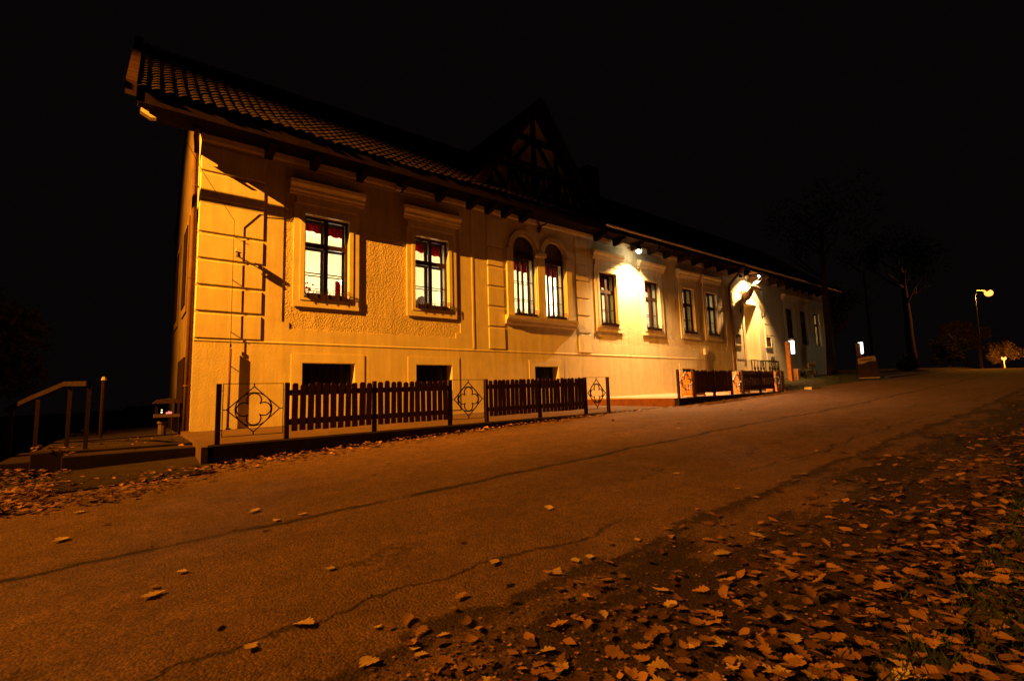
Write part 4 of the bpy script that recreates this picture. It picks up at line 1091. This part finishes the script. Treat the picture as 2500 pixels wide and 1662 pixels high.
SIMPLE = [(0,.02),(.16,.15),(.26,.08),(.45,.30),(.56,.16),(.74,.32),(.86,.15),(1,.02)]
camp = Vector((0,-11.8,0))
cand = []      # x, y, size, lift, tiltmax
def density_add(n, fx, keep, lift):
    for _ in range(n):
        x, y = fx()
        if rl.random() < keep(x, y): cand.append((x, y, rl.triangular(.042,.112,.075), lift(x, y), .5))
def edge_y(x): return lerp(x, [-6,-.9,0,1.0,4.7,9.5], [-5.2,-5.24,-5.3,-4.35,-3.98,-3.85])
density_add(5200, lambda: (rl.uniform(-3.5,9.7), rl.uniform(-5.45,-3.66)), lambda x, y: (1 if y > edge_y(x)+.12*rl.gauss(0,1) else .0)*(0.12 if (-.62 < x < .95 and y > -4.25+.25*math.sin(3*x)) else 1)*(1-.05*max(0,x-3)), lambda x, y: .05*rl.random())
density_add(3600, lambda: (rl.uniform(-5,-.6), rl.uniform(-5.3,-2.2)), lambda x, y: 1 if x < -.62+.15*rl.gauss(0,1) else 0, lambda x, y: .12*rl.random()*min(1,(-.5-x)*1.5))
density_add(160, lambda: (rl.uniform(12.5,20), rl.uniform(-4.3,-3.7)), lambda x, y: 1, lambda x, y: .02)
density_add(90, lambda: (rl.uniform(9.8,12.5), rl.uniform(-4.1,-3.7)), lambda x, y: 1, lambda x, y: .02)
def keep_r(x, y):
    k = lerp(-y, [9.5,9.9,10.3,10.65,10.95,11.3,12.2], [.01,.08,.17,.42,1.0,.85,.35])
    return k
density_add(7500, lambda: (lambda u: (1.0+9*u*u, rl.uniform(-12.2,-9.5)))(rl.random()), keep_r, lambda x, y: .05*rl.random() if y < -10.6 else .004)
density_add(2600, lambda: (rl.uniform(8,26), rl.uniform(-12,-9.6)), lambda x, y: keep_r(x, y)*.9, lambda x, y: .04*rl.random() if y < -10.6 else .004)
density_add(70, lambda: (rl.uniform(-1,14), rl.uniform(-9.5,-4.6)), lambda x, y: .5, lambda x, y: 0.0)
density_add(150, lambda: (rl.uniform(-.7,.8), rl.uniform(-2.9,-.2)), lambda x, y: .25, lambda x, y: 0)
def gz(x, y):
    if -1.06 < x < .79 and -2.45 < y < .5: return -.612
    if -.7 < x < .79 and -2.95 < y <= -2.45: return -.652
    if -.72 < x < .9 and -4.3 < y < -2.93: return zr(x,y)+.025+.05*max(0,(y+4.0))
    if y < -11.15: return zg(x, y)+.01
    if y > -3.6: return zr(x,y)
    return zr(x, y)+.005
measured = [(-0.39,-6.59,.12),(-0.33,-5.6,.10),(0.91,-6.82,.106),(1.0,-7.25,.077),(1.21,-7.24,.079),(0.3,-8.02,.065),(1.01,-8.62,.065),(0.15,-8.3,.114),(1.8,-9.27,.096),(0.69,-9.22,.125),(0.83,-9.74,.102),(0.47,-9.27,.087),(0.96,-9.49,.05),(2.8,-8.68,.098),(1.01,-9.77,.062),(1.01,-9.84,.06),(2.28,-9.62,.081),(2.18,-9.6,.079),(1.99,-9.63,.091),(1.16,-9.77,.059),(1.82,-10.14,.068),(2.91,-10.15,.128),(3.35,-10.15,.099),(2.39,-10.72,.103),(2.24,-10.82,.095),(4.61,-8.7,.084),(4.43,-9.48,.075),(5.38,-9.66,.088),(4.96,-9.62,.06),(2.73,-9.64,.055),(2.55,-10.35,.08),(2.22,-10.17,.091),(2.12,-10.29,.077),(1.89,-10.56,.065)]
mlabels = ['large pale oak leaf lying alone on the asphalt at far left below the leaf drift','flat oak leaf just outside the leaf drift along the left kerb','pale oak leaf on the asphalt just above the long road seam',
'oak leaf lying in the long road seam, left one of two','oak leaf lying in the long road seam, right one of two','small pale oak leaf alone on the asphalt between the seam and the biggest lone leaf',
'small curled oak leaf alone in the middle of the near asphalt','biggest lone pale oak leaf on the near asphalt at left','pale oak leaf lying just before the dark earth margin, centre of the picture',
'long ragged oak leaf on a fine crack in the near asphalt','broad pale oak leaf low in the picture at the margin of the dark earth','brown oak leaf left of the long ragged one on the near asphalt',
'tiny brown oak leaf right of the long ragged one','pale oak leaf on the open asphalt right of centre','small brown oak leaf above a narrow pale one at the lower middle','narrow pale oak leaf below a small brown one at the lower middle',
'bright oak leaf at the upper tip of the dark earth margin, right of a pair','darker oak leaf at the dark earth margin, left of a pair','oak leaf lying inside the dark earth just below the bright pair','small dull oak leaf on the dark earth left of the middle',
'oak leaf on the dark earth under the bright pair, farther right','wide many lobed oak leaf alone in the middle of the dark earth','bright upright curled oak leaf on the dark earth right of centre','big flat oak leaf near the edge of the dense litter',
'very bright oak leaf standing up with fine lobes by the dense litter','distant pale oak leaf on the smooth asphalt right of centre','distant oak leaf at the broken asphalt edge, left of a row of three','distant oak leaf at the broken asphalt edge, right of a row of three',
'distant oak leaf at the broken asphalt edge, middle of a row of three','small bright oak leaf at the asphalt edge right of centre','slim oak leaf lying slantwise on the dark earth','rounded pale oak leaf on the dark earth below a long one','bright rounded oak leaf low on the dark earth','folded oak leaf low on the dark earth near the bottom']
G = 'fallen oak leaves on the roadside'
def leaf_obj(x, y, s, label, k, lift=0, t=.12, z=None):
    o = bpy.data.objects.new('oak_leaf', LEAFMESH[k]); C.objects.link(o)
    o.location = (x, y, (gz(x, y) if z is None else z)+.004*s/.1+lift); o.scale = (s, s, s)
    o.rotation_euler = (rl.uniform(-t,t), rl.uniform(-t,t), rl.uniform(0,6.28))
    return tag(o, label, 'leaf', G)
for (x, y, s), lab in zip(measured, mlabels):
    leaf_obj(x, y, s*1.08, lab, rl.randrange(5, 9), .002, .14)
def app(c):
    d = Vector((c[0], c[1], gz(c[0], c[1])))-camp
    az = math.degrees(math.atan2(d.y, d.x)); f = d.x*.62+d.y*.785
    inside = f > .5 and 3 < az < 100
    dep = math.degrees(math.atan2(-d.z, math.hypot(d.x, d.y)))
    if dep > 33 or not inside: return -1
    return c[2]*abs(math.sin(math.radians(dep)))**.5/d.length
cand = [c for c in cand if app(c) > 0]
cand.sort(key=lambda c: -app(c))
NIND = 262
for c in cand[:NIND]:
    lab = 'brown oak leaf scattered on the dark earth beside the road' if c[1] > -10.7 else 'brown oak leaf in the dense litter at the right foreground'
    leaf_obj(c[0], c[1], c[2], lab, rl.choice([0,1,2,3,4,0,1,2,3,4,5,7]), c[3]*.6, .2)
V, F = [], []
for c in cand[NIND:]:
    d = math.hypot(c[0], c[1]+11.8)
    secs = OVATE if rl.random() < .28 else (SEC if d < 4.5 else SIMPLE)
    lv = leaf_verts(rl, secs)
    m = Matrix.Translation((c[0], c[1], gz(c[0], c[1])+.008+c[3])) @ Matrix.Rotation(rl.uniform(0,6.28), 4, 'Z') @ Matrix.Rotation(rl.gauss(0,.2), 4, 'X') @ Matrix.Rotation(rl.gauss(0,.2), 4, 'Y') @ Matrix.Scale(c[2], 4)
    n = len(V); V += [tuple(m @ Vector(v)) for v in lv]; F += leaf_faces(len(secs), n)
for _ in range(9000):
    if rl.random() < .72: x = .8+10*rl.random()**1.8; y = -9.7-1.7*rl.random()**.7
    else: x = rl.uniform(-3,10); y = edge_y(x)+rl.gauss(0,.22)
    if y > -3.7: continue
    z = gz(x, y)+.001; r_ = rl.uniform(.004,.018); a0 = rl.uniform(0,6.28); n = len(V)
    V += [(x+r_*rl.uniform(.4,1)*math.cos(a0+q), y+r_*rl.uniform(.4,1)*math.sin(a0+q), z+rl.uniform(0,.006)) for q in (0,1.3,2.6,4.2)]; F.append((n,n+1,n+2,n+3))
b = MB(); b.v, b.f = V, F
tag(b.build('leaf_litter', LEAF, smooth=True), 'brown oak leaf litter drifted along both road edges', 'leaves', kind='stuff')
V, F = [], []
rg = random.Random(5)
for _ in range(20000):
    x = 1.8+8*rg.random()**1.6; y = rg.uniform(-12.3,-10.95)
    k = .5+.5*math.sin(x*2.3+1)*math.sin(y*3.1+x)
    if y > -11.15 and rg.random() > .25*k: continue
    if rg.random() > .35+.6*k: continue
    z = gz(x, y); h = rg.uniform(.02,.085); a = rg.uniform(0,6.28); w = .0028; dx, dy = rg.uniform(-.05,.05), rg.uniform(-.05,.05)
    n = len(V); V += [(x-w*math.cos(a),y-w*math.sin(a),z-.01),(x+w*math.cos(a),y+w*math.sin(a),z-.01),(x+dx*.5+w*.6,y+dy*.5,z+h*.6),(x+dx,y+dy,z+h)]; F += [(n,n+1,n+2),(n,n+2,n+3)]
for _ in range(2500):
    x = rg.uniform(20.5,33); y = rg.uniform(-3.7,-1.0); z = zg(x,y); h = rg.uniform(.04,.16); w = .008; dx = rg.uniform(-.06,.06)
    n = len(V); V += [(x-w,y,z-.01),(x+w,y,z-.01),(x+dx*.5,y+.01,z+h*.6),(x+dx,y,z+h)]; F += [(n,n+1,n+2),(n,n+2,n+3)]
b = MB(); b.v, b.f = V, F
tag(b.build('grass', GRASSM), 'short dark grass on the verge and beside the inn', 'grass', kind='stuff')

# ------------------------------------------------------------------ sky, camera, render
w = bpy.data.worlds.new('World'); sc.world = w; w.use_nodes = True
bg = w.node_tree.nodes['Background']
bg.inputs[0].default_value = (1.0, .74, .70, 1); bg.inputs[1].default_value = .0020

cd = bpy.data.cameras.new('camera'); cam = bpy.data.objects.new('camera', cd); C.objects.link(cam)
yaw, pitch, roll = .90305887, .109956, -.03001577
fwd = Vector((math.cos(yaw)*math.cos(pitch), math.sin(yaw)*math.cos(pitch), math.sin(pitch)))
right = fwd.cross(Vector((0,0,1))).normalized(); up = right.cross(fwd)
r2 = right*math.cos(roll)+up*math.sin(roll); u2 = -right*math.sin(roll)+up*math.cos(roll)
m3 = Matrix((r2, u2, -fwd)).transposed()
cam.matrix_world = Matrix.Translation((0,-11.8,0)) @ m3.to_4x4()
cd.sensor_width = 36; cd.lens = 1177.2/2500*36; cd.clip_start = .05; cd.clip_end = 1000
sc.camera = cam
sc.view_settings.view_transform = 'Standard'; sc.view_settings.look = 'None'
sc.view_settings.exposure = 0; sc.view_settings.gamma = 1
sc.cycles.max_bounces = 8; sc.cycles.diffuse_bounces = 5; sc.cycles.transparent_max_bounces = 12
sc.cycles.use_denoising = True; sc.cycles.sample_clamp_indirect = 4.0
